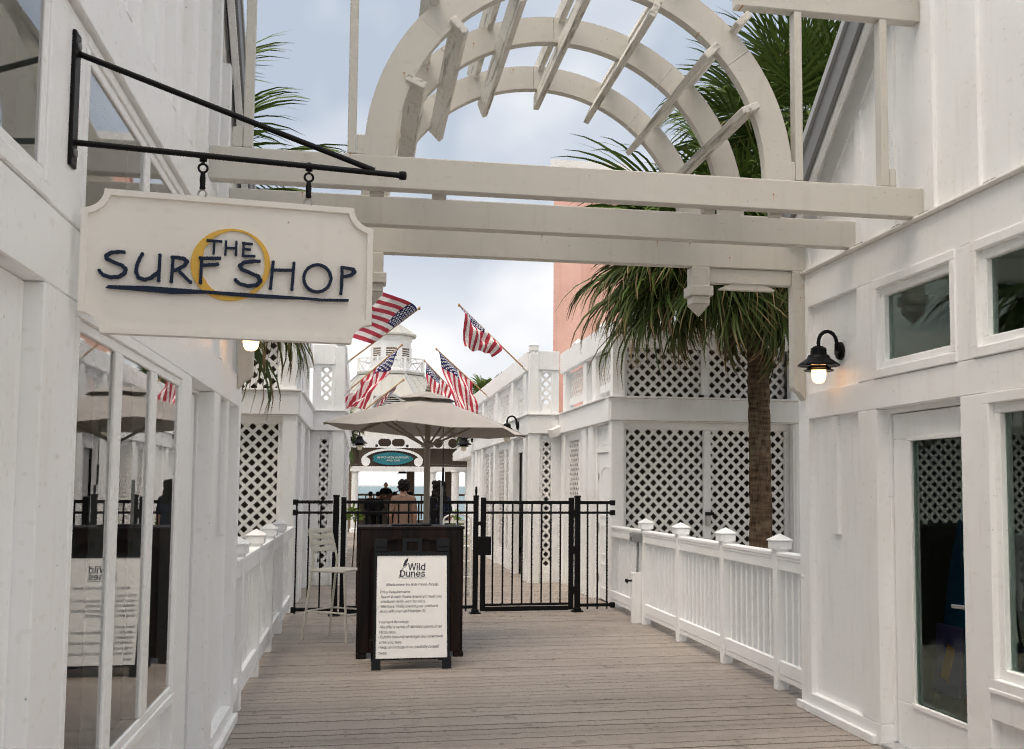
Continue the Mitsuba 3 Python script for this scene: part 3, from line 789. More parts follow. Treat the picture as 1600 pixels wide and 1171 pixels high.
RING_OUT = [(0.5332, 2.2034), (0.533, 2.1941), (0.5319, 2.1849), (0.53, 2.1757), (0.5273, 2.1667), (0.5238, 2.1579), (0.5195, 2.1494), (0.5144, 2.1413), (0.5087, 2.1336), (0.5023, 2.1264), (0.4953, 2.1198), (0.4877, 2.1137), (0.4797, 2.1083), (0.4712, 2.1036), (0.4624, 2.0995), (0.4532, 2.0963), (0.4439, 2.0937), (0.4344, 2.092), (0.4248, 2.0911), (0.4152, 2.0909), (0.4057, 2.0916), (0.3964, 2.093), (0.3872, 2.0953), (0.3783, 2.0982), (0.3698, 2.102), (0.3617, 2.1064), (0.354, 2.1115), (0.3468, 2.1172), (0.3403, 2.1235), (0.3343, 2.1304), (0.329, 2.1377), (0.3244, 2.1455), (0.3206, 2.1536), (0.3175, 2.1621), (0.3152, 2.1708), (0.3137, 2.1797), (0.313, 2.1888), (0.3132, 2.1979), (0.3142, 2.207), (0.3159, 2.216), (0.3185, 2.2249), (0.3219, 2.2335), (0.326, 2.2419), (0.3308, 2.25), (0.3364, 2.2576), (0.3426, 2.2648), (0.3494, 2.2715), (0.3567, 2.2776), (0.3646, 2.2832), (0.373, 2.288), (0.3817, 2.2922), (0.3907, 2.2957), (0.4, 2.2984), (0.4095, 2.3003), (0.4191, 2.3015), (0.4287, 2.3018), (0.4383, 2.3013), (0.4478, 2.3), (0.4571, 2.298), (0.4661, 2.2951), (0.4749, 2.2915), (0.4832, 2.2871), (0.4911, 2.282), (0.4984, 2.2763), (0.5052, 2.27), (0.5113, 2.263), (0.5168, 2.2556), (0.5215, 2.2477), (0.5255, 2.2393), (0.5287, 2.2307), (0.531, 2.2218), (0.5325, 2.2127)]
RING_IN = [(0.5176, 2.2036), (0.5191, 2.195), (0.5166, 2.1863), (0.516, 2.178), (0.5143, 2.1697), (0.5107, 2.1611), (0.5072, 2.1531), (0.5037, 2.1451), (0.4981, 2.1383), (0.4935, 2.1322), (0.4867, 2.1247), (0.4809, 2.1204), (0.475, 2.1149), (0.4675, 2.11), (0.4599, 2.1064), (0.4526, 2.1049), (0.4451, 2.1006), (0.4371, 2.0997), (0.4292, 2.0986), (0.4212, 2.0998), (0.4132, 2.0994), (0.4049, 2.1004), (0.3975, 2.1027), (0.3889, 2.107), (0.3816, 2.1098), (0.3758, 2.1145), (0.3685, 2.119), (0.3617, 2.1244), (0.3573, 2.1302), (0.352, 2.1369), (0.3496, 2.1432), (0.3429, 2.1506), (0.3386, 2.1585), (0.3363, 2.1664), (0.3337, 2.1743), (0.3344, 2.1828), (0.3328, 2.1913), (0.337, 2.2001), (0.3376, 2.2085), (0.3383, 2.2172), (0.3409, 2.2252), (0.3418, 2.2337), (0.3429, 2.2413), (0.3506, 2.2488), (0.3531, 2.2551), (0.3585, 2.2623), (0.3646, 2.2691), (0.3706, 2.2745), (0.3777, 2.2789), (0.3849, 2.2833), (0.3923, 2.288), (0.3995, 2.2908), (0.4082, 2.2937), (0.4159, 2.2959), (0.4238, 2.296), (0.4319, 2.2963), (0.4397, 2.2956), (0.4476, 2.2938), (0.4553, 2.2937), (0.4629, 2.2905), (0.4706, 2.2873), (0.4773, 2.283), (0.484, 2.2771), (0.4896, 2.2718), (0.4948, 2.2662), (0.5, 2.2597), (0.505, 2.2521), (0.5087, 2.245), (0.5125, 2.237), (0.514, 2.2292), (0.5165, 2.2209), (0.5176, 2.2122)]
names = ['S', 'U', 'U', 'R', 'R', 'R', 'F', 'F', 'F', 'S', 'H', 'H', 'H', 'O', 'P', 'P']
word = brush(SIGN_BIG, 0.0085, 0.0100)
start = [0, 1, 3, 6, 9, 10, 13, 14, 16]
for a, b in zip(start[:-1], start[1:]):
    part(SG, 'letter', on_sign(prism(unary_union(word[a:b]), 0.008), 0.0022), NAVY)
word = brush(SIGN_SMALL, 0.0064, 0.0072)
for a, b in ((0, 2), (2, 5), (5, 9)):
    part(SG, 'letter', on_sign(prism(unary_union(word[a:b]), 0.008), 0.0022), NAVY)
part(SG, 'underline', on_sign(prism(Polygon(SIGN_LINE).buffer(0), 0.0085), 0.0022), NAVY)
part(SG, 'ring', on_sign(prism(Polygon(RING_OUT).buffer(0).difference(affinity.translate(affinity.scale(Polygon(RING_IN).buffer(0), 0.955, 0.975), 0.0035, 0.0015)), 0.0062), -0.0035), GOLD, label='broken yellow ring behind the lettering')

# ------------------------------------------------------------------ the white lattice buildings beyond the fence
def lattice_house(side, label):
    h = thing('lattice_building', label, 'building')
    mx = (lambda x: x) if side > 0 else (lambda x: 2.43 - x)
    q = lambda x0, x1, *r, **k: box(mx(x0), mx(x1), *r, **k)
    M = np.diag([1.0, 1, 1]) if side > 0 else np.diag([-1.0, 1, 1])
    off = (0, 0, 0) if side > 0 else (2.43, 0, 0)
    fl = lambda m: xf(m, M, off)
    lat_y = lambda x0, x1, z0, z1, y: fl(on_y(lattice(x0, x1, z0, z1), y))           # faces -y
    lat_x = lambda y0, y1, z0, z1, x: fl(on_x(lattice(y0, y1, z0, z1), x, -1))       # faces the walkway
    P = lambda n, m, mt=WHITE, **k: part(h, n, m, mt, **k)
    # --- front of the near block, facing the walkway's near end
    P('corner_post', q(3.22, 3.39, 14.10, 14.27, 0, 2.438))
    P('fascia', q(3.20, 6.3, 14.06, 14.10, 2.44, 2.73))
    P('fascia_cap', q(3.17, 6.3, 14.02, 14.30, 2.732, 2.755))
    P('soffit_board', q(3.22, 6.3, 14.102, 14.30, 2.425, 2.438, c=.002))
    P('header', q(3.39, 5.74, 14.23, 14.30, 2.33, 2.424))
    P('stile', q(3.392, 3.45, 14.23, 14.30, 0, 2.328)); P('stile', q(4.52, 4.615, 14.215, 14.30, 0, 2.328)); P('stile', q(5.67, 5.74, 14.23, 14.30, 0, 2.328))
    P('return_board', q(5.742, 5.77, 14.104, 14.30, 0, 2.42)); P('post', q(5.772, 5.95, 14.10, 14.27, 0, 2.438))
    P('bottom_rail', q(3.452, 4.518, 14.24, 14.29, 0, 0.16)); P('bottom_rail', q(4.617, 5.668, 14.24, 14.29, 0, 0.16))
    P('lattice_panel', lat_y(3.45, 4.52, 0.16, 2.33, 14.285), WHITE2, kind='stuff')
    P('lattice_panel', lat_y(4.615, 5.67, 0.16, 2.33, 14.285), WHITE2, kind='stuff')
    P('upper_post', q(3.235, 3.40, 14.104, 14.25, 2.757, 3.74)); P('upper_post', q(5.72, 5.9, 14.104, 14.25, 2.757, 3.74))
    P('upper_post', q(4.50, 4.60, 14.22, 14.29, 2.81, 3.42))
    P('lattice_panel', lat_y(3.47, 5.70, 2.765, 3.42, 14.30), WHITE2, kind='stuff')
    P('upper_stile', q(3.402, 3.468, 14.24, 14.30, 2.757, 3.42))
    P('top_beam', q(3.22, 6.3, 14.12, 14.28, 3.422, 3.745))
    P('store_wall', q(3.46, 6.2, 16.3, 16.36, 2.70, 3.70), DARKW); P('store_wall', q(3.455, 3.49, 14.36, 16.3, 2.70, 3.42)); P('store_wall', q(6.2, 6.25, 14.3, 16.36, 2.70, 3.70)); P('store_roof', q(3.40, 6.3, 14.285, 16.4, 3.70, 3.76), GREYM); P('store_floor', q(3.49, 6.2, 14.36, 16.3, 2.702, 2.72), DARKW)
    P('inner_wall', cat([q(3.4, 6.2, 17.6, 17.64, 0, 2.6), q(5.3, 5.34, 17.66, 27.8, 0, 2.6), q(6.2, 6.25, 14.3, 28, 0, 2.6)]), DARKROOM)
    P('inner_floor', q(3.4, 6.2, 14.32, 17.6, 0.0, 0.012), DARKROOM)
    P('inner_floor', q(2.85, 5.3, 17.95, 27.9, 0.0, 0.012), DARKROOM)
    P('terrace_slab', q(3.3, 6.3, 14.32, 28.0, 2.58, 2.70), GREYL); P('terrace_slab', q(2.80, 3.298, 17.9, 28.0, 2.58, 2.70), GREYL)
    # --- side of the near block
    P('fascia', q(3.18, 3.22, 14.10, 17.82, 2.432, 2.73)); P('fascia_cap', q(3.14, 3.40, 14.32, 17.80, 2.733, 2.756))
    P('soffit_board', q(3.222, 3.33, 14.30, 17.82, 2.42, 2.432, c=.002))
    P('side_wall', q(3.30, 3.36, 15.24, 16.12, 0, 2.42)); P('side_wall', q(3.30, 3.36, 17.47, 17.9, 0, 2.42))
    P('side_post', q(3.22, 3.299, 15.30, 15.62, 0, 2.42)); P('side_post', q(3.22, 3.299, 15.78, 16.12, 0, 2.42)); P('side_post', q(3.22, 3.299, 17.50, 17.80, 0, 2.42))
    dr_ = P('door', cat([q(3.30, 3.34, 14.32, 15.22, 0.02, 2.03)]))
    arch = [(14.47, 1.15)] + [(14.77 - .30 * math.cos(t), 1.72 + .14 * math.sin(t)) for t in np.linspace(0, math.pi, 13)] + [(15.07, 1.15)]
    ap = Polygon(arch)
    part(dr_, 'raised_panel', fl(on_x(prism(ap.difference(ap.buffer(-0.03)), .012), 3.30, -1)), WHITE)
    for z0, z1 in ((0.62, 1.05), (0.16, 0.52)):
        ap = sbox(14.47, z0, 15.07, z1)
        part(dr_, 'raised_panel', fl(on_x(prism(ap.difference(ap.buffer(-0.03)), .012), 3.30, -1)), WHITE)
    part(dr_, 'hinge', cat([q(3.285, 3.30, 15.205, 15.23, z, z + .11) for z in (0.25, 0.95, 1.65)]), STEEL)
    P('door_frame', cat([q(3.27, 3.36, 15.222, 15.30, 0, 2.42), q(3.27, 3.36, 14.27, 15.22, 2.035, 2.11)]))
    tp = sbox(14.34, 2.14, 15.16, 2.40)
    P('transom_panel', cat([q(3.30, 3.35, 14.28, 15.22, 2.111, 2.42), fl(on_x(prism(tp.difference(tp.buffer(-.03)), .015), 3.299, -1))]))
    P('lattice_panel', lat_x(16.12, 16.46, 0.30, 2.29, 3.315), WHITE2, kind='stuff'); P('lattice_panel', lat_x(16.62, 17.48, 0.30, 2.29, 3.315), WHITE2, kind='stuff')
    P('lattice_frame', q(3.28, 3.33, 16.462, 16.618, 0.292, 2.289)); P('lattice_frame', q(3.28, 3.33, 16.12, 17.48, 2.291, 2.42)); P('lattice_frame', q(3.28, 3.33, 16.12, 17.48, 0.0, 0.29))
    P('top_beam', q(3.20, 3.30, 14.285, 17.82, 3.415, 3.745))
    for y0 in (15.22, 15.86, 17.52): P('upper_post', q(3.24, 3.38, y0, y0 + .25, 2.757, 3.414))
    for y0, y1 in ((14.27, 15.2), (16.12, 17.5)):
        P('lattice_panel', lat_x(y0, y1, 2.98, 3.40, 3.33), WHITE2, kind='stuff')
        P('lower_rail', q(3.30, 3.35, y0, y1, 2.88, 2.978))
    for cy in (15.3, 17.2): P('post_cap', cat([q(3.30, 3.46, cy - .08, cy + .08, 3.72, 3.83), fl(lathe([(.125, 3.83), (.125, 3.84), (.0001, 3.93)], 4, (3.38, cy, 0), math.pi / 4))]))
    # --- south face of the far block
    P('corner_post', q(2.70, 2.875, 17.86, 18.03, 0, 2.43))
    P('fascia', q(2.68, 3.18, 17.82, 17.86, 2.432, 2.73)); P('fascia_cap', q(2.64, 3.20, 17.78, 18.0, 2.733, 2.756))
    P('bay_board', q(2.877, 2.935, 17.93, 17.99, 0, 2.43)); P('bay_board', q(3.075, 3.298, 17.92, 17.99, 0, 2.43)); P('bay_board', q(2.936, 3.074, 17.93, 17.99, 2.30, 2.43)); P('bay_board', q(2.936, 3.074, 17.93, 17.99, 0.0, 0.27))
    P('skirting', q(2.90, 3.12, 17.90, 17.93, 0, 0.17))
    P('lattice_panel', lat_y(2.936, 3.074, 0.27, 2.30, 17.98), WHITE2, kind='stuff')
    P('upper_post', q(2.70, 2.85, 17.86, 18.01, 2.757, 3.755))
    P('post_cap', cat([q(2.70, 2.85, 17.86, 18.01, 3.80, 3.88), q(2.72, 2.83, 17.88, 17.99, 3.756, 3.80), fl(lathe([(.112, 3.88), (.112, 3.89), (.0001, 3.955)], 4, (2.775, 17.935, 0), math.pi / 4))]))
    P('top_beam', q(2.852, 3.2, 17.89, 17.97, 3.49, 3.80))
    P('bay_board', q(2.852, 2.91, 17.92, 17.97, 2.757, 3.488)); P('bay_board', q(3.07, 3.2, 17.92, 17.97, 2.757, 3.488)); P('bay_board', q(2.912, 3.068, 17.92, 17.97, 3.44, 3.488)); P('bay_board', q(2.912, 3.068, 17.92, 17.97, 2.757, 2.92))
    P('lattice_panel', lat_y(2.912, 3.068, 2.92, 3.44, 17.965), WHITE2, kind='stuff')
    # --- side of the far block
    P('fascia', q(2.68, 2.72, 17.862, 28.0, 2.42, 2.73)); P('fascia_cap', q(2.64, 2.85, 18.02, 28.0, 2.733, 2.756))
    P('soffit_board', q(2.722, 2.80, 18.03, 28.0, 2.41, 2.42, c=.002))
    for y0, y1 in ((18.30, 19.0), (19.80, 20.95), (22.55, 23.45), (24.95, 25.9), (26.3, 27.4)):
        P('side_post', q(2.70, 2.79, y0, y0 + .28, 0, 2.41)); P('side_wall', q(2.77, 2.82, y0, y1, 0, 2.41))
    P('side_wall', q(2.75, 2.82, 27.4, 28.0, 0, 2.41)); P('side_wall', q(2.75, 2.82, 25.9, 26.3, 0, 2.41))
    P('door', q(2.86, 2.90, 19.0, 19.80, 0, 2.17), GREYL, label='plain grey recessed door')
    P('transom_panel', q(2.80, 2.85, 19.0, 19.80, 2.17, 2.41))
    for y0, y1 in ((18.03, 18.3), (20.95, 21.36), (21.58, 22.55), (23.45, 23.98), (24.2, 24.95)):
        P('lattice_panel', lat_x(y0, y1, 0.35, 2.29, 2.80), WHITE2, kind='stuff')
        P('lattice_frame', q(2.77, 2.81, y0, y1, 2.291, 2.41)); P('lattice_frame', q(2.77, 2.81, y0, y1, 0, 0.349))
    P('lattice_frame', q(2.77, 2.81, 21.361, 21.579, 0, 2.41)); P('lattice_frame', q(2.77, 2.81, 23.981, 24.199, 0, 2.41))
    P('top_beam', q(2.68, 2.78, 18.02, 28.0, 3.48, 3.80))
    for y0, y1 in ((19.06, 19.87), (21.04, 22.26), (23.55, 24.79), (25.8, 26.6)):
        P('lattice_panel', lat_x(y0, y1, 2.80, 3.34, 2.80), WHITE2, kind='stuff')
        P('lattice_frame', q(2.77, 2.82, y0, y1, 3.341, 3.48))
    for y0, y1 in ((18.3, 19.05), (19.88, 21.03), (22.27, 23.54), (24.80, 25.79), (26.61, 28)):
        P('upper_post', q(2.70, 2.80, y0, y0 + .3, 2.757, 3.48)); P('upper_wall', q(2.78, 2.83, y0, y1, 2.757, 3.48))
    for cy in (18.9, 20.95, 23.2, 25.6): P('post_cap', cat([q(2.79, 2.95, cy - .08, cy + .08, 3.79, 3.87), fl(lathe([(.12, 3.87), (.12, 3.88), (.0001, 3.95)], 4, (2.87, cy, 0), math.pi / 4))]))
    P('end_wall', q(2.82, 6.25, 27.9, 28.0, 0, 2.6))
    return h


lattice_house(1, 'white lattice walled building on the right behind the palm, with a parapet terrace above')
lattice_house(-1, 'white lattice walled building on the left behind the stool, flags on its corner')
fl = thing('floodlight', 'boxy white floodlight under the fascia of the right lattice building', 'floodlight')
part(fl, 'housing', bar((3.21, 17.72, 2.50), (3.02, 17.64, 2.42), 0.15, 0.13), WMETAL)
part(fl, 'bracket', box(3.10, 3.19, 17.74, 17.84, 2.50, 2.56), WMETAL)
lk = thing('lock_box', 'grey lock box with black cover on the lattice stile behind the railing', 'lock')
part(lk, 'case', box(4.535, 4.60, 14.17, 14.214, 1.06, 1.19), STEEL)
part(lk, 'cover', box(4.53, 4.64, 14.15, 14.214, 1.191, 1.235), BLACKP)

# ------------------------------------------------------------------ the black metal fence and gates
FY = 13.75


def rails(x0, x1, top=True, low=(0.06, 0.10)):
    return [box(x0, x1, FY - .016, FY + .016, 1.345, 1.384, .003), box(x0, x1, FY - .016, FY + .016, 1.222, 1.252, .003), box(x0, x1, FY - .016, FY + .016, low[0], low[1], .003)]


def pickets(t, xs, z0=0.03):
    for x in xs: part(t, 'picket', box(x - .0095, x + .0095, FY - .0095, FY + .0095, z0, 1.35, .001), BLACK)


def fence_panel(label, x0, x1, xs, brackets=()):
    t = thing('metal_fence', label, 'fence', None)
    for r in rails(x0, x1): part(t, 'rail', r, BLACK)
    pickets(t, xs)
    for x in brackets: part(t, 'wall_bracket', cat([box(x - .03, x + .03, FY - .03, FY + .03, z - .025, z + .04) for z in (0.07, 1.23, 1.355)]), BLACK)


def fence_post(label, x0, x1, top=1.44, finial=False):
    t = thing('fence_post', label, 'post')
    part(t, 'shaft', box(x0, x1, FY - .033, FY + .033, 0.0, top), BLACK)
    part(t, 'post_cap', box(x0 - .004, x1 + .004, FY - .037, FY + .037, top - .012, top + .012), BLACK)
    part(t, 'base_plate', cat([box(x0 - .035, x1 + .035, FY - .07, FY + .07, 0.001, 0.016), box(x0 - .012, x1 + .012, FY - .045, FY + .045, .016, .05)]), BLACK)
    if finial: part(t, 'latch_pull', lathe([(0.012, top + .012), (0.014, top + .05), (0.020, top + .07), (0.014, top + .075), (0.014, top + .11), (0.0001, top + .125)], 12, ((x0 + x1) / 2, FY, 0)), BLACK, 40)


def gate(label, x0, x1, xs, latch=False):
    t = thing('metal_gate', label, 'gate')
    for a, b in ((x0, x0 + .062), (x1 - .062, x1)): part(t, 'stile', box(a, b, FY - .026, FY + .026, 0.03, 1.425), BLACK)
    for r in rails(x0 + .063, x1 - .063, low=(0.088, 0.116)): part(t, 'rail', r, BLACK)
    part(t, 'bottom_bar', box(x0 + .063, x1 - .063, FY - .02, FY + .02, 0.022, 0.078), BLACK)
    pickets(t, xs, 0.10)
    if latch:
        part(t, 'latch_box', box(x0 - .03, x0 + .125, FY - .06, FY - .027, 0.715, 0.945), BLACK)
        part(t, 'latch_arm', box(x0 - .045, x0 + .05, FY - .05, FY - .027, 1.08, 1.13), BLACK)
    for z in (0.22, 0.72, 1.18): part(t, 'hinge', box(x1 - .045, x1 + .02, FY - .036, FY - .0262, z, z + .10), BLACK)


fence_panel('short black picket fence section at the far left beside the white railing', -0.76, -0.322, (-0.745, -0.60, -0.46), (-0.76,))
fence_post('black fence post behind the cream bar stool', -0.317, -0.245)
gate('black metal gate half hidden behind the dark host stand', -0.222, 0.915, [-0.02 + .122 * i for i in range(7)])
fence_post('black fence post just right of the umbrella pole', 0.935, 1.005)
fence_panel('short black picket fence section right of the umbrella pole', 1.008, 1.383, (1.09, 1.19, 1.303))
fence_post('black gate post with a raised latch pull in the middle of the fence', 1.386, 1.448, 1.44, True)
gate('closed black metal gate with a square latch box', 1.478, 2.652, (1.63, 1.756, 1.877, 1.998, 2.12, 2.243, 2.362, 2.483), True)
fence_post('black hinge post between the closed gate and the right lattice building', 2.668, 2.735)
fence_panel('short black picket fence section at the far right against the lattice building', 2.738, 3.165, (2.834, 2.959, 3.084), (3.155,))
solo('gate_closer', cat([tube([(0.985, FY - .045, 0.85), (0.985, FY - .045, 1.62)], .02, 10), tube([(0.985, FY - .045, 0.86), (0.92, FY - .045, 0.84)], .012, 8)]), GREYM, 'slim grey gate closer tube rising above the fence right of the umbrella pole', 'gate closer', smooth=40)

# ------------------------------------------------------------------ services on the right railing
e = thing('electrical_box', 'grey electrical box and conduit on the right railing post', 'electrical box')
part(e, 'box', box(3.09, 3.185, 12.36, 12.58, 0.93, 1.035), GREYBOX)
part(e, 'cover', xf(lathe([(0.0001, .012), (.034, .01), (.036, 0)], 16), np.array([[0, 0, -1], [0, 1, 0], [1, 0, 0]]), (3.09, 12.50, 0.985)), GREYM, 40)
part(e, 'conduit', tube([(3.15, 12.42, 0.93), (3.15, 12.42, 0.80), (3.148, 12.43, 0.60), (3.14, 12.44, 0.50)], 0.014, 10), GREYBOX, True)
w = thing('tap_post', 'short white post with a black garden tap at the foot of the railing', 'tap post')
part(w, 'post', box(3.085, 3.185, 12.40, 12.50, 0.0, 0.585, .008), WHITE)
part(w, 'tap', cat([tube([(3.085, 12.44, 0.49), (3.02, 12.44, 0.49)], .012, 8), tube([(3.02, 12.44, .478), (3.02, 12.44, .51)], .017, 8), tube([(3.035, 12.44, .49), (3.025, 12.44, .46)], .011, 8)]), BLACK, 40)

# ------------------------------------------------------------------ A-frame sign
A = thing('sidewalk_sign', 'black A-frame sign with a white pool rules poster', 'sign')
XC, YB, ZT = 0.4595, 9.655, 1.10
lean = math.atan2(0.24, 1.10)
Rf = np.array([[1, 0, 0], [0, math.sin(lean), -math.cos(lean)], [0, math.cos(lean), math.sin(lean)]])   # drawing (x, up the board, out of it)


def on_front(m, off=0.0, back=False):
    R = Rf.copy()
    o = np.array([XC, YB, 0.0]) + R[:, 2] * off
    if back:
        R = np.diag([1.0, -1, 1]) @ R; o = np.array([XC, YB + 0.52, 0.0]) + R[:, 2] * off
    return xf(m, R, o)


fo = unary_union([sbox(-.325, .085, .325, 1.005), sbox(-.338, 0, -.262, .10), sbox(.262, 0, .338, .10)]).buffer(.006).buffer(-.006)
frame_shape = fo.difference(sbox(-.305, .094, .305, .976))
for bk in (False, True):
    b = part(A, 'board', on_front(prism(fo, 0.03), -0.032, bk), BLACKP)
    part(b, 'rim', on_front(prism(frame_shape, 0.012), -0.0015, bk), BLACKP)
part(A, 'hinge', on_front(cat([box(-.325, -.215, 1.004, 1.125, -.035, .012, .008), box(-.32, -.22, 1.05, 1.10, .012, .02, .003)]), 0), BLACKP)
part(A, 'hinge', on_front(cat([box(.215, .325, 1.004, 1.125, -.035, .012, .008), box(.22, .32, 1.05, 1.10, .012, .02, .003)]), 0), BLACKP)
hd = sbox(-.072, 1.0, .072, 1.115).buffer(.012).difference(sbox(-.05, 1.02, .05, 1.095))
part(A, 'handle', on_front(prism(hd, 0.03), -0.02), BLACKP)
for s in (-1, 1): part(A, 'clip', on_front(box(s * .318 - .014, s * .318 + .014, .505, .555, .006, .018, .003)), BLACKP)
ps = part(A, 'poster', on_front(prism(sbox(-.303, .096, .303, .974), 0.003), 0.0), POSTER)


def fit(text, x0, x1, base, h, bold=False, name='printing'):
    """one printed line between x0 and x1 of the poster (units of its photograph: 538 wide, 788 high)"""
    s = 0.606 / 538.0
    m = meshkit.text_mesh(text, h * s * (1.0 if bold else 1.1), 0.0008, True)
    v = np.array(m.vertices)
    v[:, 0] = (v[:, 0] - v[:, 0].min()) / (np.ptp(v[:, 0])) * (x1 - x0) * s + (x0 - 147) * s - .303
    v[:, 1] += (1025 - base) / 788 * .878 + .096
    part(A + '__poster', name, on_front((v, np.array(m.faces)), 0.0028), INK)


for t_ in (('Wild', 385, 518, 352, 54, True), ('Dunes', 322, 516, 402, 50, True), ("Charleston's Island Resort", 338, 520, 416, 9, False),
           ('Welcome to the Pool Area!', 218, 618, 473, 21, True), ('Entry Requirements:', 173, 408, 528, 19, True),
           ('-Resort Guests: Please ensure you have your', 170, 648, 567, 19), ('wristband visibly worn for entry.', 177, 520, 603, 19),
           ('-Members: Kindly present your wristband', 170, 615, 640, 19), ('along with your valid Member ID.', 175, 525, 677, 19),
           ('Food and Beverage:', 169, 396, 758, 19, True), ('-We offer a variety of delicious options at our', 167, 648, 798, 19), ('restaurants.', 173, 300, 836, 19),
           ('-Outside food and beverages are not allowed', 166, 650, 873, 19), ('in the pool area.', 171, 343, 913, 19),
           ('-Relax and indulge in our carefully curated', 164, 623, 951, 19), ('menu.', 169, 232, 993, 19)):
    fit(*t_)
pt = lambda x, yv: (((x - 147) / 538 - .5) * .606, (1025 - yv) / 788 * .878 + .096)
oat = unary_union([Polygon([pt(345, 338), pt(350, 300), pt(366, 268), pt(388, 253), pt(384, 276), pt(368, 305)]), Polygon([pt(356, 335), pt(366, 308), pt(383, 290), pt(376, 312)]),
                   LineString([pt(346, 335), pt(330, 380), pt(322, 412)]).buffer(.0028), LineString([pt(330, 372), pt(314, 410)]).buffer(.0025), LineString([pt(334, 380), pt(334, 412)]).buffer(.0022)])
part(A + '__poster', 'emblem', on_front(prism(oat, 0.0008), 0.0028), INK)

# ------------------------------------------------------------------ host stand
H_ = thing('host_stand', 'dark stained wooden host stand behind the sign', 'podium')
part(H_, 'front_panel', box(0.0, 0.94, 10.33, 10.36, 0.06, 1.16), PODIUM)
part(H_, 'side_panel', box(-0.012, 0.012, 10.325, 10.86, 0.0, 1.165), PODIUM); part(H_, 'side_panel', box(0.928, 0.952, 10.325, 10.86, 0.0, 1.165), PODIUM)
part(H_, 'top', box(-0.02, 0.96, 10.30, 10.88, 1.166, 1.19), PODIUM)
part(H_, 'frame_rail', cat([box(0.012, 0.10, 10.305, 10.33, 0.05, 1.165), box(0.84, 0.928, 10.305, 10.33, 0.05, 1.165), box(0.10, 0.84, 10.308, 10.33, 0.05, 0.17)]), PODIUM)
ar = sbox(0.10, 0.9, 0.84, 1.165).difference(Polygon([(0.10, 0.88)] + [(0.47 - .37 * math.cos(t), 0.96 + .12 * math.sin(t)) for t in np.linspace(0, math.pi, 17)] + [(0.84, 0.88)]))
part(H_, 'arched_rail', on_y(prism(ar, .022), 10.33), PODIUM)
part(H_, 'shelf', box(0.012, 0.928, 10.37, 10.84, 0.55, 0.575), PODIUM)
for x in (0.02, 0.90): part(H_, 'foot', cat([box(x - .03, x + .06, yy, yy + .06, 0.0, .05) for yy in (10.31, 10.78)]), PODIUM)
mn = thing('menu_holder', 'low black menu holder on top of the dark host stand', 'menu holder')
part(mn, 'tray', box(0.30, 0.66, 10.45, 10.7, 1.19, 1.205), BLACKP)

# ------------------------------------------------------------------ bar stool
S_ = thing('bar_stool', 'cream slatted metal bar stool beside the host stand', 'stool')
yaw = math.radians(-37)
Rz = np.array([[math.cos(yaw), -math.sin(yaw), 0], [math.sin(yaw), math.cos(yaw), 0], [0, 0, 1]])
So = np.array([-0.19, 11.66, 0.0])
st = lambda m: xf(m, Rz, So)
# local frame: the sitter faces +x; the back stands at -x
for s in (-1, 1):
    back = [(-.29, s * .215, 0.0), (-.245, s * .205, .35), (-.20, s * .195, .70), (-.185, s * .19, .80), (-.20, s * .185, .88), (-.235, s * .18, 1.0), (-.262, s * .175, 1.11)]
    part(S_, 'rear_leg', st(tube(back, .0125, 8)), STOOL, True)
    part(S_, 'front_leg', st(tube([(.27, s * .215, 0.0), (.235, s * .20, .35), (.205, s * .19, .70)], .0125, 8)), STOOL, True)
    part(S_, 'side_stretcher', st(tube([(-.252, s * .206, .29), (.24, s * .203, .29)], .009, 8)), STOOL, True)
part(S_, 'stretcher', st(tube([(-.252, -.206, .29), (-.252, .206, .29)], .009, 8)), STOOL, True)
part(S_, 'foot_rest', st(tube([(.245, -.203, .27), (.245, .203, .27)], .010, 8)), STOOL, True)
for s in (-1, 1): part(S_, 'seat_rail', st(tube([(-.20, s * .2, .70), (.215, s * .2, .70)], .012, 8)), STOOL, True)
for k in range(6):
    x = -.19 + k * .072
    part(S_, 'seat_slat', st(box(x, x + .062, -.2, .2, .704, .716, .003)), STOOL)
for k in range(4):
    z = 0.885 + k * 0.063
    x = -.205 - (z - .885) * .26
    part(S_, 'back_slat', st(bar((x, -.178, z + .025), (x, .178, z + .025), .012, .046, up=(-.26, 0, 1))), STOOL)
for s in (-1, 1): part(S_, 'back_edge', st(bar((-.203, s * .158, .87), (-.265, s * .155, 1.125), .05, .014, up=(1, 0, .26))), STOOL)

# ------------------------------------------------------------------ umbrella
U_ = thing('umbrella', 'taupe canvas market umbrella open over the host stand', 'umbrella')
UC = np.array([0.645, 11.0, 0.0])
NV = 6
va = [math.radians(10 + 60 * k) for k in range(NV)]
tilt = lambda x, y: -0.040 * (x - UC[0]) - 0.012 * (y - UC[1])
rimR, rimZ, capR, capZ = 1.02, 2.125, 0.30, 2.418


def canopy_pt(r, a, zr):
    # straight between the ribs in plan, sagging a little between them
    k = (math.degrees(a) - 10) % 60
    f = math.cos(math.radians(30)) / math.cos(math.radians(k - 30))
    w = 1 - abs(k - 30) / 30
    x, y = UC[0] + r * f * math.cos(a), UC[1] + r * f * math.sin(a)
    return [x, y, zr - 0.028 * w * (r / rimR) ** 1.5 + tilt(x, y)]


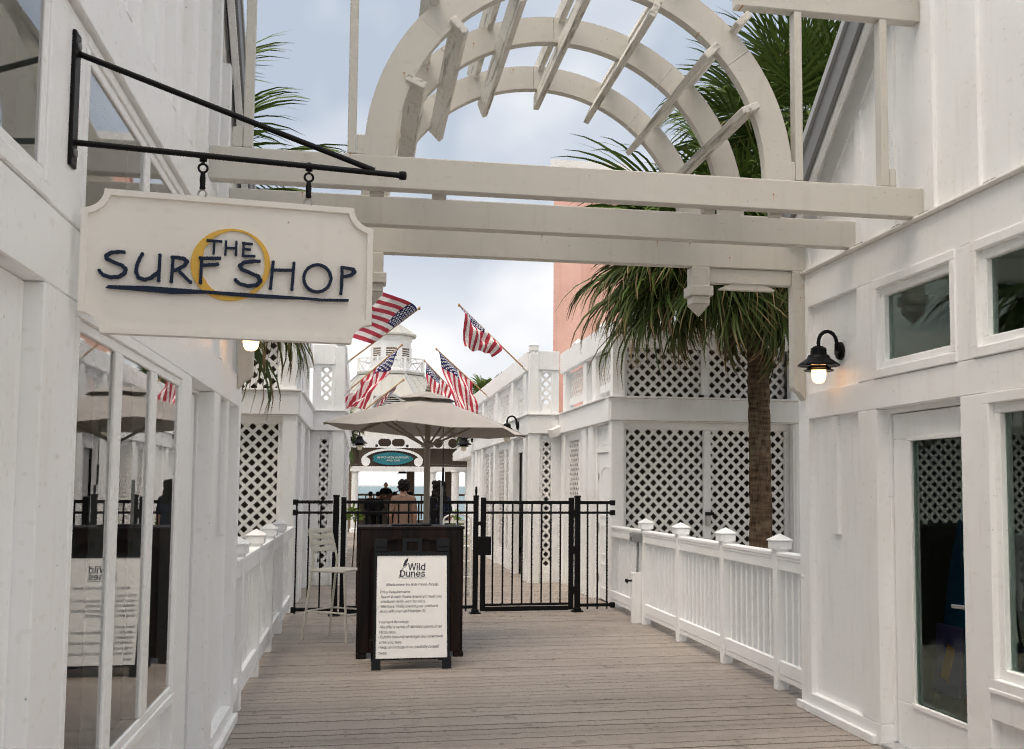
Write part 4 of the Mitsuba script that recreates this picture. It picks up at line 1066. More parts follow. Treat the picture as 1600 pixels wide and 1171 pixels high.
def cone(r0, z0, r1, z1, nr, na, curve=0.03):
    v = []
    for i in range(nr + 1):
        t = i / nr
        for j in range(na):
            v.append(canopy_pt(r0 + (r1 - r0) * t, 2 * math.pi * j / na + math.radians(10), z0 + (z1 - z0) * t + curve * math.sin(math.pi * t)))
    f = []
    for i in range(nr):
        for j in range(na):
            k = (j + 1) % na
            f += [[i * na + j, (i + 1) * na + j, (i + 1) * na + k], [i * na + j, (i + 1) * na + k, i * na + k]]
    v, f = np.array(v), np.array(f)
    n = len(v)
    v2 = v - [0, 0, 0.004]
    return np.vstack([v, v2]), np.vstack([f, f[:, ::-1] + n])


part(U_, 'canopy', cone(0.20, 2.40, rimR, rimZ, 10, 72, 0.015), CANVAS, 35)
part(U_, 'vent_cap', cone(0.012, 2.497, capR, capZ, 5, 72, 0.008), CANVAS, 35)
part(U_, 'pole', tube([UC + [0, 0, 0.02], UC + [0, 0, 2.50]], 0.030, 16), POLE, 40)
part(U_, 'finial', lathe([(0.026, 2.505), (0.030, 2.515), (0.016, 2.53), (0.020, 2.545), (0.010, 2.56), (0.0001, 2.575)], 14, UC), POLE, 40)
part(U_, 'hub', lathe([(0.031, 1.94), (0.06, 1.945), (0.06, 1.99), (0.031, 1.995)], 16, UC), POLE, 30)
part(U_, 'hub', lathe([(0.031, 2.38), (0.055, 2.385), (0.055, 2.42), (0.031, 2.425)], 16, UC), POLE, 30)
for a in va:
    top = UC + [0.05 * math.cos(a), 0.05 * math.sin(a), 2.395]
    e = np.array(canopy_pt(rimR, a, rimZ)); e[2] -= 0.012
    mid = top + (e - top) * 0.55; mid[2] = mid[2] - 0.006
    part(U_, 'rib', bar(top, e, 0.018, 0.024), POLE)
    part(U_, 'strut', bar(UC + [0.05 * math.cos(a), 0.05 * math.sin(a), 1.97], mid, 0.016, 0.02), POLE)
part(U_, 'cord', tube([UC + [0.16, 0.1, 2.28], UC + [0.165, 0.1, 1.75]], 0.004, 6), BLACKP)
part(U_, 'strap', box(UC[0] + .155, UC[0] + .175, 11.095, 11.105, 1.56, 1.75), BLACKP)
part(U_, 'base', lathe([(0.0001, 0.001), (0.30, 0.001), (0.30, 0.05), (0.06, 0.07), (0.045, 0.30), (0.0001, 0.30)], 28, UC), BLACKP, 30)

# ------------------------------------------------------------------ flags
def flag(name, label, base, tip, hoist, c_top_fly, c_bot_fly, amp, waves, seed, push=(0, 0, 0), po=1.5):
    """pole from base to tip; the cloth runs along the pole from near the tip over hoist metres and ends at the two fly corners"""
    t = thing(name, label, 'flag', None)
    base, tip = np.asarray(base, float), np.asarray(tip, float)
    d = (tip - base) / np.linalg.norm(tip - base)
    part(t, 'pole', tube([base, tip], 0.013, 8), WOODPOLE, 40)
    part(t, 'pole_tip', lathe([(0.0001, -.03), (.018, -.02), (.022, 0), (.015, .02), (.0001, .03)], 10, tip), WOODPOLE, True)
    part(t, 'holder', tube([base - d * .03, base + d * .09], 0.022, 10), WMETAL, 40)
    h1 = tip - d * 0.05; h0 = h1 - d * hoist
    A, B = np.asarray(c_top_fly, float), np.asarray(c_bot_fly, float)
    nu, nv = 56, 30
    r = np.random.default_rng(seed)
    ph = r.uniform(0, 6.28, 3)
    uu, vv = np.meshgrid(np.linspace(0, 1, nu), np.linspace(0, 1, nv), indexing='ij')
    P0 = h0 + (h1 - h0) * vv[..., None]
    P1 = B + (A - B) * vv[..., None]
    p = P0 + (P1 - P0) * (uu ** po)[..., None]
    n = np.cross((A + B) / 2 - (h0 + h1) / 2, h1 - h0); n /= np.linalg.norm(n)
    wv = np.sin(waves * (0.75 * uu + 0.55 * vv) * 2 * np.pi + ph[0]) + 0.5 * np.sin(waves * 1.9 * (0.4 * uu - 0.7 * vv) * 2 * np.pi + ph[1])
    p = p + n * (amp * wv * np.minimum(1, uu * 2.2))[..., None]
    p = p + n * (0.16 * amp * np.sin(34 * (uu * .5 - vv) + ph[2]) * uu + 0.12 * amp * np.sin(47 * (uu + .35 * vv) + 2 * ph[0]) * uu)[..., None]
    p[..., 2] -= 0.10 * np.sin(np.pi * uu) * (1 - vv) * 0.6
    p = p + np.asarray(push) * np.sin(np.pi * uu)[..., None]
    f = []
    for i in range(nu - 1):
        for j in range(nv - 1):
            a, b, c, e = i * nv + j, (i + 1) * nv + j, (i + 1) * nv + j + 1, i * nv + j + 1
            f += [[a, b, c], [a, c, e]]
    part(t, 'cloth', (p.reshape(-1, 3), np.array(f)), FLAG, True, uv=np.stack([uu.ravel(), vv.ravel()], 1))


flag('flag', 'striped flag blowing beside the hanging sign, nearest on the left', (-0.27, 18.2, 3.54), (0.90, 18.2, 4.49), 0.92, (0.06, 17.7, 4.72), (-0.42, 17.9, 3.98), 0.055, 1.1, 1, po=2.0, push=(.02, -.22, .03))
flag('flag', 'flag with its blue starred corner highest, drooping left of the umbrella top', (-0.26, 20.0, 3.23), (0.69, 20.0, 4.10), 0.90, (0.05, 19.6, 2.90), (-0.36, 19.9, 2.95), 0.075, 1.8, 2, push=(0.03, 0, 0.02), po=1.25)
flag('flag', 'mostly furled flag on a pole before the pavilion vent, low on the left', (0.0, 22.0, 3.0), (0.80, 22.0, 3.66), 0.5, (0.40, 22.1, 3.22), (0.18, 22.1, 2.98), 0.03, 2.2, 3)
flag('flag', 'flag hanging alone against the sky from the right parapet, highest on the right', (2.69, 18.14, 3.49), (1.55, 18.14, 4.555), 0.94, (1.64, 18.0, 3.86), (2.10, 18.05, 3.70), 0.06, 2.0, 4, po=1.9, push=(0, -.2, 0))
flag('flag', 'flag with long vertical stripes hanging right of the umbrella top', (2.69, 23.5, 3.45), (1.54, 23.5, 4.476), 0.98, (1.96, 23.2, 3.05), (2.44, 23.4, 3.08), 0.07, 1.7, 5, po=1.6)
flag('flag', 'flag partly hidden behind the long striped one, farthest on the right', (2.69, 27.8, 3.52), (1.53, 27.8, 4.70), 0.94, (1.62, 27.6, 3.62), (2.06, 27.7, 3.50), 0.07, 1.9, 6)

# ------------------------------------------------------------------ far lamps
gooseneck('wall_lantern', 'unlit black gooseneck lantern on the right lattice building above the umbrella edge', (2.68, 19.0, 2.62), (-1, 0, 0), scale=1.25)
gooseneck('wall_lantern', 'unlit lantern at the far end of the right lattice building by the white canopy', (2.68, 27.0, 2.72), (-1, 0, 0), scale=1.35)
gooseneck('wall_lantern', 'unlit lantern with pale globe on the far left wall under the umbrella edge', (-0.25, 27.0, 2.72), (1, 0, 0), scale=1.35)

# ------------------------------------------------------------------ beach bar pavilion
BB = thing('beach_bar', 'white open beach bar pavilion with a metal roof and louvred cupola', 'building')
pb = lambda n, m, mt=WHITE, *a, **k: part(BB, n, m, mt, *a, **k)
for x, r in ((-0.18, .12), (2.405, .135), (3.07, .13), (3.54, .16)):
    yy = 38.1 if x < 3 else 36.5
    pb('column', lathe([(r + .04, 0), (r + .04, .12), (r, .14), (r * .94, 2.0), (r + .03, 2.04), (r + .03, 2.10)], 20, (x, yy, 0)), WHITE, 35)
pb('lintel', box(-0.35, 4.0, 37.95, 38.25, 2.06, 2.225))
pb('frieze_panel', box(-0.06, 2.27, 38.12, 38.18, 2.226, 2.86), WALNUT)
a = np.linspace(0, math.pi, 41)
ar = Polygon([(1.05 + 1.04 * math.cos(q), 2.42 + .43 * math.sin(q)) for q in a] + [(1.05 + .93 * math.cos(q), 2.42 + .35 * math.sin(q)) for q in a[::-1]])
ar = unary_union([ar, Point(0.17, 2.385).buffer(.145, 24), Point(1.93, 2.385).buffer(.145, 24)])
pb('scroll_arch', on_y(prism(ar, .06), 38.12), WHITE)
up = sbox(-0.35, 2.86, 4.0, 3.25)
holes = unary_union([Point(0.70 + s, 3.04).buffer(.13) for s in (0, .09, .18)] + [Point(1.16 + s, 3.04).buffer(.13) for s in (0, .09, .18)] + [Point(0.52, 2.93).buffer(.05), Point(1.55, 2.93).buffer(.05), Point(2.6, 3.04).buffer(.16), Point(3.1, 3.04).buffer(.16)])
pb('fretwork_board', on_y(prism(up.difference(holes), .05), 38.14), WHITE)
pb('dark_backing', box(-0.35, 4.0, 38.3, 38.34, 2.3, 3.25), WALNUT)
pb('ceiling', box(-1.6, 5.2, 38.4, 52, 2.24, 2.30), DARKW)
pb('end_wall', box(-1.6, -0.16, 38.4, 38.6, 0, 2.2), DARKW)
for x in (-0.3, 2.2, 3.9): pb('inner_post', box(x - .17, x + .17, 49.8, 50.1, 0, 2.24), DARKW)
pb('back_rail', cat([box(-0.3, 5, 49.9, 49.98, 1.13, 1.22)]), DARKW)
for x in np.arange(-0.1, 4.0, 0.35): pb('rail_picket', box(x - .03, x + .03, 49.92, 49.96, 0.1, 1.13), DARKW)
pb('floor', box(-1.6, 5.2, 38.6, 52, -0.1, 0.0), DARKW)
pb('bar_counter', box(-0.10, 1.35, 40.2, 40.8, 0.0, 1.08), DARKW)
pb('counter_top', box(-0.15, 1.40, 40.15, 40.85, 1.081, 1.12), DARKW)
pb('canopy', on_x(prism(Polygon([(28.3, 2.42), (28.3, 2.70), (32.5, 2.86), (36.8, 2.66), (36.8, 2.40)]), 1.3), 4.3, -1), WHITE)
pb('side_wall', box(3.4, 3.55, 28.1, 36, 0, 2.4))
# roof: eight sided, standing seams along each slope
RC = np.array([1.07, 43.0, 0])
oc = lambda r, z, ph=math.pi / 8: np.array([[RC[0] + r * math.cos(ph + k * math.pi / 4), RC[1] + r * math.sin(ph + k * math.pi / 4), z] for k in range(8)])
r0, r1_, z0, z1 = 4.1, 1.32, 3.2, 5.78
pb('roof', lathe([(0.0001, z0 - .12), (r0 + .05, z0 - .12), (r0, z0), (r1_, z1), (0.0001, z1 + .02)], 8, RC, math.pi / 8), ROOFM)
lo, hi = oc(r0, z0 + .012), oc(r1_, z1 + .012)
for k in range(8):
    n = (k + 1) % 8
    part(BB + '__roof', 'hip_cap', bar(lo[k], hi[k], .09, .05), GREYL)
    out = (lo[k] + lo[n]) / 2 - RC; out[2] = 0
    if out[1] > 1: continue
    for q in (np.arange(1, 8) / 8.0):
        b0 = lo[k] + (lo[n] - lo[k]) * q
        # seams run straight up the slope and stop at the hip
        tmax = 1.0
        for t in np.linspace(1, 0, 60):
            half = (1 - t) * 0.5 + t * 0.5 * r1_ / r0
            if abs(q - 0.5) <= half: tmax = t; break
        m0, m1 = (lo[k] + lo[n]) / 2, (hi[k] + hi[n]) / 2
        b1 = b0 + (m1 - m0) * tmax
        if tmax > 0.06: part(BB + '__roof', 'seam', bar(b0, b1, .02, .035, c=.002), ROOFM)
# arched louvre vent
ay = 40.35
va_ = Polygon([(0.95 + .62 * math.cos(q), 4.25 + .62 * math.sin(q)) for q in np.linspace(0, math.pi, 31)])
vt = pb('vent', on_y(prism(va_.difference(va_.buffer(-.07)).intersection(sbox(0, 4.27, 2, 6)), 1.4), ay + 1.0), WHITE)
part(vt, 'vent_roof', on_y(prism(va_.buffer(.05).difference(va_.buffer(.001)).intersection(sbox(0, 4.25, 2, 6)), 1.5), ay + 1.0), WHITE)
for z in np.arange(4.28, 4.8, .07):
    w = math.sqrt(max(.56 ** 2 - (z - 4.25) ** 2, 0))
    part(vt, 'louvre', bar((.95 - w, ay - .33, z), (.95 + w, ay - .33, z), .05, .012, up=(0, -.6, 1)), WHITE)
part(vt, 'back', box(.4, 1.5, ay - .2, ay - .15, 4.25, 4.8), DARKW)
# balustrade round the flat top
pb('platform', lathe([(0.0001, 5.79), (1.38, 5.79), (1.38, 5.88), (0.0001, 5.88)], 8, RC, math.pi / 8), ROOFM)
qa, qb = oc(1.33, 5.92), oc(1.33, 6.40)
for k in range(8):
    n = (k + 1) % 8
    pb('balustrade_rail', bar(qb[k], qb[n], .06, .05), WHITE); pb('balustrade_rail', bar(qa[k], qa[n], .05, .04), WHITE)
    pb('balustrade_post', box(qa[k][0] - .04, qa[k][0] + .04, qa[k][1] - .04, qa[k][1] + .04, 5.88, 6.44), WHITE)
    for j in range(2):
        c0, c1 = qa[k] + (qa[n] - qa[k]) * j / 2, qa[k] + (qa[n] - qa[k]) * (j + 1) / 2
        d0, d1 = c0 + [0, 0, .48], c1 + [0, 0, .48]
        pb('balustrade_cross', bar(c0, d1, .025, .03), WHITE); pb('balustrade_cross', bar(d0, c1, .022, .03), WHITE)
cu = pb('cupola', lathe([(.86, 5.89), (.86, 6.02), (.80, 6.05), (.80, 7.12), (.86, 7.16), (.86, 7.30), (0.0001, 7.30)], 8, RC, math.pi / 8), WHITE)
part(cu, 'cupola_roof', lathe([(0.0001, 7.30), (1.02, 7.31), (1.02, 7.37), (.10, 7.98), (0.0001, 8.0)], 8, RC, math.pi / 8), ROOFM)
part(cu, 'spire', lathe([(.10, 7.97), (.06, 8.05), (.03, 8.1), (.02, 8.5), (0.0001, 8.6)], 12, RC), ROOFM, True)
for k in range(8):
    am = math.pi / 8 + (k + .5) * math.pi / 4
    if math.sin(am) > 0.4: continue
    nrm = np.array([math.cos(am), math.sin(am), 0]); tg = np.array([-math.sin(am), math.cos(am), 0])
    c = RC + nrm * (.80 * math.cos(math.pi / 8))
    part(cu, 'louvre_opening', bar(c - tg * .2 + nrm * .005 + [0, 0, 6.60], c + tg * .2 + nrm * .005 + [0, 0, 6.60], .012, .46), DARKW)
    for z in np.arange(6.40, 6.82, .085):
        part(cu, 'louvre', bar(c - tg * .21 + nrm * .02 + [0, 0, z], c + tg * .21 + nrm * .02 + [0, 0, z], .045, .014, up=tuple(nrm * .7 + [0, 0, 1])), WHITE)
    part(cu, 'louvre_frame', cat([bar(c + tg * s * .225 + nrm * .018 + [0, 0, 6.34], c + tg * s * .225 + nrm * .018 + [0, 0, 6.86], .04, .05, up=tuple(nrm)) for s in (-1, 1)]), WHITE)

bs = thing('bar_sign', 'teal surfboard shaped sign reading BEACHSIDE BURGERS AND BAR over the bar entrance', 'sign')
tt = np.linspace(0, 1, 41)
hw = .215 * np.sin(np.pi * np.clip(tt * 0.93 + 0.07, 0, 1)) ** 0.62
sh = Polygon([(0.40 + 1.37 * q, 2.49 + h) for q, h in zip(tt, hw)] + [(0.40 + 1.37 * q, 2.49 - h) for q, h in zip(tt[::-1], hw[::-1])]).buffer(0).difference(Polygon([(.39, 2.54), (.44, 2.49), (.39, 2.44)]))
part(bs, 'board', on_y(prism(sh, .04), 38.04), TEAL)
for k in range(3):
    s = LineString([(1.02 + .11 * k, 2.72), (.90 + .11 * k, 2.53)]).buffer(.016, cap_style=2).intersection(sh)
    s2 = LineString([(.90 + .11 * k, 2.50), (1.06 + .11 * k, 2.26)]).buffer(.016, cap_style=2).intersection(sh)
    part(bs, 'stripe', on_y(prism(unary_union([s, s2]), .004), 37.9995), TEALD)
for tx, xa, xb, zb, hh in (('BEACHSIDE BURGERS', .56, 1.60, 2.505, .062), ('AND BAR', .86, 1.30, 2.40, .058)):
    m = meshkit.text_mesh(tx, hh, .003)
    v = np.array(m.vertices); v[:, 0] = (v[:, 0] - v[:, 0].min()) / np.ptp(v[:, 0]) * (xb - xa) + xa; v[:, 1] += zb
    part(bs, 'lettering', on_y((v, np.array(m.faces)), 37.995), WMETAL)

# ------------------------------------------------------------------ people
def ball(c, r, sq=(1, 1, 1)):
    return m3.Manifold.sphere(1.0, 14).scale((r * sq[0], r * sq[1], r * sq[2])).translate(tuple(map(float, c)))


def limb(*js):
    """hulls of spheres along (point, radius) joints"""
    out = None
    for (a, ra), (b, rb_) in zip(js[:-1], js[1:]):
        h = m3.Manifold.batch_hull([ball(a, ra), ball(b, rb_)])
        out = h if out is None else out + h
    return out


def smoothed(m, edge=0.02, it=6):
    g = m.refine_to_length(edge).to_mesh()
    t = trimesh.Trimesh(g.vert_properties[:, :3], g.tri_verts, process=True)
    trimesh.smoothing.filter_taubin(t, iterations=it)
    return np.array(t.vertices), np.array(t.faces)


def person(label, at, face, shirt, trousers, hair, hair_mat=HAIR, J=None, long_sleeve=False, H=1.65, group=None, sleeve=0.75):
    """a standing or sitting figure built in local axes (x right, y forward), feet at z = 0"""
    j = dict(pel=(0, 0, .90), wai=(0, .0, 1.04), che=(0, -.005, 1.22), nek=(0, -.01, 1.37), hea=(0, .005, 1.50), top=(0, 0, 0),
             shL=(-.138, -.01, 1.31), elL=(-.185, -.03, 1.06), wrL=(-.18, .05, .84), shR=(.138, -.01, 1.31), elR=(.185, -.03, 1.06), wrR=(.18, .05, .84),
             hiL=(-.085, 0, .86), knL=(-.095, .015, .47), anL=(-.10, -.01, .085), hiR=(.085, 0, .86), knR=(.095, .015, .47), anR=(.10, -.01, .085))
    j.update(J or {})
    j = {k: np.array(v, float) for k, v in j.items()}
    t = thing('person', label, 'person', group)
    c, s = math.cos(face), math.sin(face)
    k = H / 1.63
    R = np.array([[c, -s, 0], [s, c, 0], [0, 0, 1]]) * k
    place = lambda m: xf(m, R, at)
    hd = j['hea']
    head = ball(hd, 1, (.073, .092, .108)) + ball(hd + [0, .035, -.065], 1, (.052, .05, .05)) + m3.Manifold.batch_hull([ball(hd + [0, .09, .02], .010), ball(hd + [0, .108, -.022], .013), ball(hd + [0, .085, -.03], .014)])
    for sx in (-1, 1): head = head + ball(hd + [sx * .074, -.008, -.008], 1, (.012, .022, .032))
    body = head + limb((hd + [0, -.015, -.05], .052), (j['nek'] - [0, 0, .03], .058))
    body = body + m3.Manifold.batch_hull([ball(j['shL'], .05), ball(j['shR'], .05), ball(j['che'], .105, (1.15, .85, 1)), ball(j['nek'], .05)])
    body = body + m3.Manifold.batch_hull([ball(j['che'], .10, (1.2, .85, 1)), ball(j['wai'], .10, (1.15, .8, 1)), ball(j['pel'], .105, (1.3, .9, 1))])
    for S, sx in (('L', -1), ('R', 1)):
        body = body + limb((j['sh' + S], .050), (j['el' + S], .037), (j['wr' + S], .026))
        body = body + limb((j['hi' + S], .083), (j['kn' + S], .054), (j['an' + S], .036))
        toe = j['an' + S] + [0, .15, -.05]
        body = body + limb((j['an' + S] + [0, -.03, -.045], .036), (toe, .028))
        w = j['wr' + S]; d = w - j['el' + S]; d = d / np.linalg.norm(d)
        side = np.cross(d, [0, 1, 0.2]); side /= np.linalg.norm(side)
        fwd = np.cross(side, d)
        palm = m3.Manifold.batch_hull([ball(w + d * .02 + fwd * q, .014) for q in (-.02, .02)] + [ball(w + d * .085 + fwd * q, .013) for q in (-.032, .032)])
        body = body + palm
        for i, L in enumerate((.062, .075, .07, .052)):
            b0 = w + d * .085 + fwd * (.031 - .0205 * i)
            b1 = b0 + d * L * .55 - side * sx * .012; b2 = b1 + d * L * .4 - side * sx * .022
            body = body + limb((b0, .0095), (b1, .0088), (b2, .0078))
        b0 = w + d * .03 + fwd * .03
        body = body + limb((b0, .012), (b0 + fwd * .03 + d * .035, .010), (b0 + fwd * .036 + d * .065, .0085))
    part(t, 'body', place(smoothed(body, .016, 5)), SKIN, True)
    sh = m3.Manifold.batch_hull([ball(j['shL'], .064), ball(j['shR'], .064), ball(j['che'], .122, (1.15, .88, 1)), ball(j['nek'] - [0, 0, .035], .066)])
    sh = sh + m3.Manifold.batch_hull([ball(j['che'], .12, (1.2, .88, 1)), ball(j['wai'], .122, (1.15, .85, 1)), ball(j['pel'] + [0, 0, .02], .122, (1.3, .95, .8))])
    for S in 'LR':
        e = j['sh' + S] + (j['el' + S] - j['sh' + S]) * (1 if long_sleeve else sleeve)
        sh = sh + limb((j['sh' + S], .064), (e, .055))
        if long_sleeve: sh = sh + limb((j['el' + S], .05), (j['wr' + S], .037))
    part(t, 'shirt', place(smoothed(sh, .022, 8)), shirt, True)
    tr = m3.Manifold.batch_hull([ball(j['pel'] + [0, 0, .03], .118, (1.28, .95, .8)), ball(j['hiL'], .095), ball(j['hiR'], .095)])
    for S in 'LR': tr = tr + limb((j['hi' + S], .096), (j['kn' + S], .068), (j['an' + S] + [0, 0, .03], .058))
    part(t, 'trousers', place(smoothed(tr, .022, 8)), trousers, True)
    for S in 'LR':
        part(t, 'shoe', place(smoothed(limb((j['an' + S] + [0, -.035, -.042], .045), (j['an' + S] + [0, .15, -.05], .036)), .02, 4)), BLACKC, True)
    if hair:
        hm = ball(hd + [0, -.018, .028], 1, (.086, .10, .098))
        rr = np.random.default_rng(len(label))
        if hair == 'curly':
            for _ in range(70):
                q = rr.normal(size=3); q /= np.linalg.norm(q)
                if q[1] > .45 and q[2] < .5: continue
                hm = hm + ball(hd + [0, -.018, .03] + q * np.array([.080, .094, .092]), .022 + .010 * rr.random())
        if hair == 'long':
            for _ in range(90):
                a = rr.uniform(-2.6, -.5); z = rr.uniform(-.20, .10)
                w = .098 + .035 * (0.1 - z)
                hm = hm + ball(hd + [w * math.cos(a), -.01 + .105 * math.sin(a), z], .030 + .012 * rr.random())
            hm = hm + m3.Manifold.batch_hull([ball(hd + [0, -.04, .03], .09), ball(hd + [-.06, -.06, -.15], .06), ball(hd + [.06, -.06, -.15], .06)])
        part(t, 'hair', place(smoothed(hm, .02, 4)), hair_mat, True)
    return t


person('person with short dark curly hair in a tan shirt and black trousers, back turned', (0.70, 18.4, 0), 0.0, TAN, BLACKC, 'curly', J=dict(wrL=(-.19, .10, .86), elL=(-.215, -.02, 1.06)), H=1.67)
person('person with long dark hair and navy top behind the umbrella pole, back turned', (1.25, 18.1, 0), 0.1, NAVYC, DENIM, 'long', J=dict(wrL=(-.16, .16, .95)), H=1.66)
person('standing person in black seen between the dark post and the umbrella pole', (1.66, 40.0, 0), 0.3, BLACKC, BLACKC, 'short', long_sleeve=True, H=1.62)
GX, GY = 1.03, 46.0
person('guitarist in black standing against the sea at the back of the bar', (GX, GY, 0), math.pi, BLACKC, BLACKC, None, J=dict(elL=(-.26, .06, 1.10), wrL=(-.40, .22, 1.22), elR=(.27, -.02, 1.06), wrR=(.08, .21, 1.06)), long_sleeve=True, H=1.75)
gt = thing('guitar', 'brown guitar held by the player against the sea', 'guitar')
body = unary_union([Point(0, 0).buffer(.19), Point(.27, 0).buffer(.14), sbox(0, -.12, .27, .12)])
gm = cat([prism(body.buffer(-.03).buffer(.03), .09), box(.36, .85, -.025, .025, .06, .085), box(.84, .98, -.04, .04, .055, .08)])
gth = math.radians(14)
Rg = np.array([[-1, 0, 0], [0, 0, -1], [0, 1, 0.0]]).T
Rg = np.array([[math.cos(gth), -math.sin(gth), 0], [0, 0, -1], [math.sin(gth), math.cos(gth), 0]])
part(gt, 'body', xf(prism(body.buffer(-.03).buffer(.03), .09), Rg, (GX - .10, GY - .18, 1.06)), GUITAR)
part(gt, 'neck', xf(box(.36, .85, -.025, .025, .06, .085), Rg, (GX - .10, GY - .18, 1.06)), BLACKC)
part(gt, 'head', xf(box(.852, .98, -.04, .04, .055, .08), Rg, (GX - .10, GY - .18, 1.06)), BLACKC)
seatJ = dict(hiL=(-.085, .02, .86), knL=(-.11, .42, .84), anL=(-.11, .40, .42), hiR=(.085, .02, .86), knR=(.11, .42, .84), anR=(.11, .40, .42), wrL=(-.12, .25, 1.0), wrR=(.12, .25, 1.0))
for (x, yy, hgt, lab) in ((0.36, 39.6, 1.36, 'seated dark haired guest at the left end of the bar counter'), (0.62, 39.55, 1.32, 'seated guest in the middle of the bar counter, left of the guitarist'), (1.20, 39.7, 1.30, 'small seated guest at the right end of the bar counter')):
    person(lab, (x, yy, hgt / 1.63 * 0.0 - 0.22), 0.0, BLACKC, BLACKC, 'short', J=seatJ, H=1.60, long_sleeve=True)
    bst = thing('bar_stool', 'dark round bar stool under the ' + lab.split(' at ')[0].split(' in the')[0] + (' in the middle' if 'middle' in lab else ' at the ' + ('left' if x < .5 else 'right') + ' end'), 'stool')
    part(bst, 'seat', lathe([(0.0001, .52), (.16, .52), (.17, .545), (.15, .57), (0.0001, .57)], 16, (x, yy, 0)), BLACKC, 40)
    part(bst, 'stem', tube([(x, yy, .02), (x, yy, .52)], .025, 8), BLACK, 40)
    part(bst, 'foot', lathe([(0.0001, 0.0), (.18, 0.0), (.18, .02), (.03, .04), (0.0001, .04)], 16, (x, yy, 0)), BLACK, 40)

solo('bin', cat([box(1.46, 1.72, 39.0, 39.3, 0.0, 0.92), box(1.44, 1.74, 38.98, 39.32, .921, .99)]), BLUEBIN, 'pale blue bin standing beside the bar counter', 'bin')
for hx, lab in ((1.60, 'small lamp hanging from the bar ceiling left of the dark post'),):
    cl = thing('ceiling_lamp', lab, 'lamp')
    part(cl, 'shade', lathe([(0.02, 2.20), (.12, 2.13), (.20, 2.06), (.19, 2.05), (.02, 2.10)], 16, (hx, 43.5, 0)), BLACK, 40)
    part(cl, 'rod', tube([(hx, 43.5, 2.10), (hx, 43.5, 2.26)], .02, 6), BLACK)

# white metal chair behind the fence
C_ = thing('metal_chair', 'white metal bar chair with arched back behind the fence, right of the host stand', 'chair')
cx, cy = 1.365, 16.0
for s in (-1, 1):
    part(C_, 'rear_leg', tube([(cx + s * .20, cy - .22, 0), (cx + s * .195, cy - .19, .72), (cx + s * .195, cy - .21, 1.08)], .013, 8), WMETAL, True)
    part(C_, 'front_leg', tube([(cx + s * .20, cy + .22, 0), (cx + s * .19, cy + .19, .70)], .013, 8), WMETAL, True)
part(C_, 'back_arch', tube([(cx - .195 * math.cos(a), cy - .21, 1.08 + .09 * math.sin(a)) for a in np.linspace(0, math.pi, 15)], .013, 8), WMETAL, True)
for z in (0.80, .86, .92, .98, 1.04): part(C_, 'back_slat', box(cx - .19, cx + .19, cy - .212, cy - .202, z, z + .035), WMETAL)
for k in range(6): part(C_, 'seat_slat', box(cx - .2, cx + .2, cy - .2 + k * .066, cy - .145 + k * .066, .70, .712), WMETAL)
for z in (.28, .5): part(C_, 'stretcher', cat([tube([(cx - .2, cy - .2, z), (cx + .2, cy - .2, z)], .01, 8)]), WMETAL)
for s in (-1, 1): part(C_, 'side_stretcher', tube([(cx + s * .198, cy - .205, .3), (cx + s * .196, cy + .205, .3)], .01, 8), WMETAL)

# ------------------------------------------------------------------ the hotel behind
PK = thing('hotel', 'pink stucco hotel wing rising behind the palm and lattice building', 'building')
foot = Polygon([(9.5, 55), (13.4, 55), (17.4, 75), (13.5, 75)])
part(PK, 'wall', xf(prism(foot, 19.0), t=(0, 0, -1)), PINK)
part(PK, 'eave', xf(prism(foot.buffer(.18, join_style=2), .36), t=(0, 0, 18.003)), WHITE)
part(PK, 'eave_trim', xf(prism(foot.buffer(.06, join_style=2).difference(foot.buffer(.001, join_style=2)), .4), t=(0, 0, 17.6)), PINKROOF)



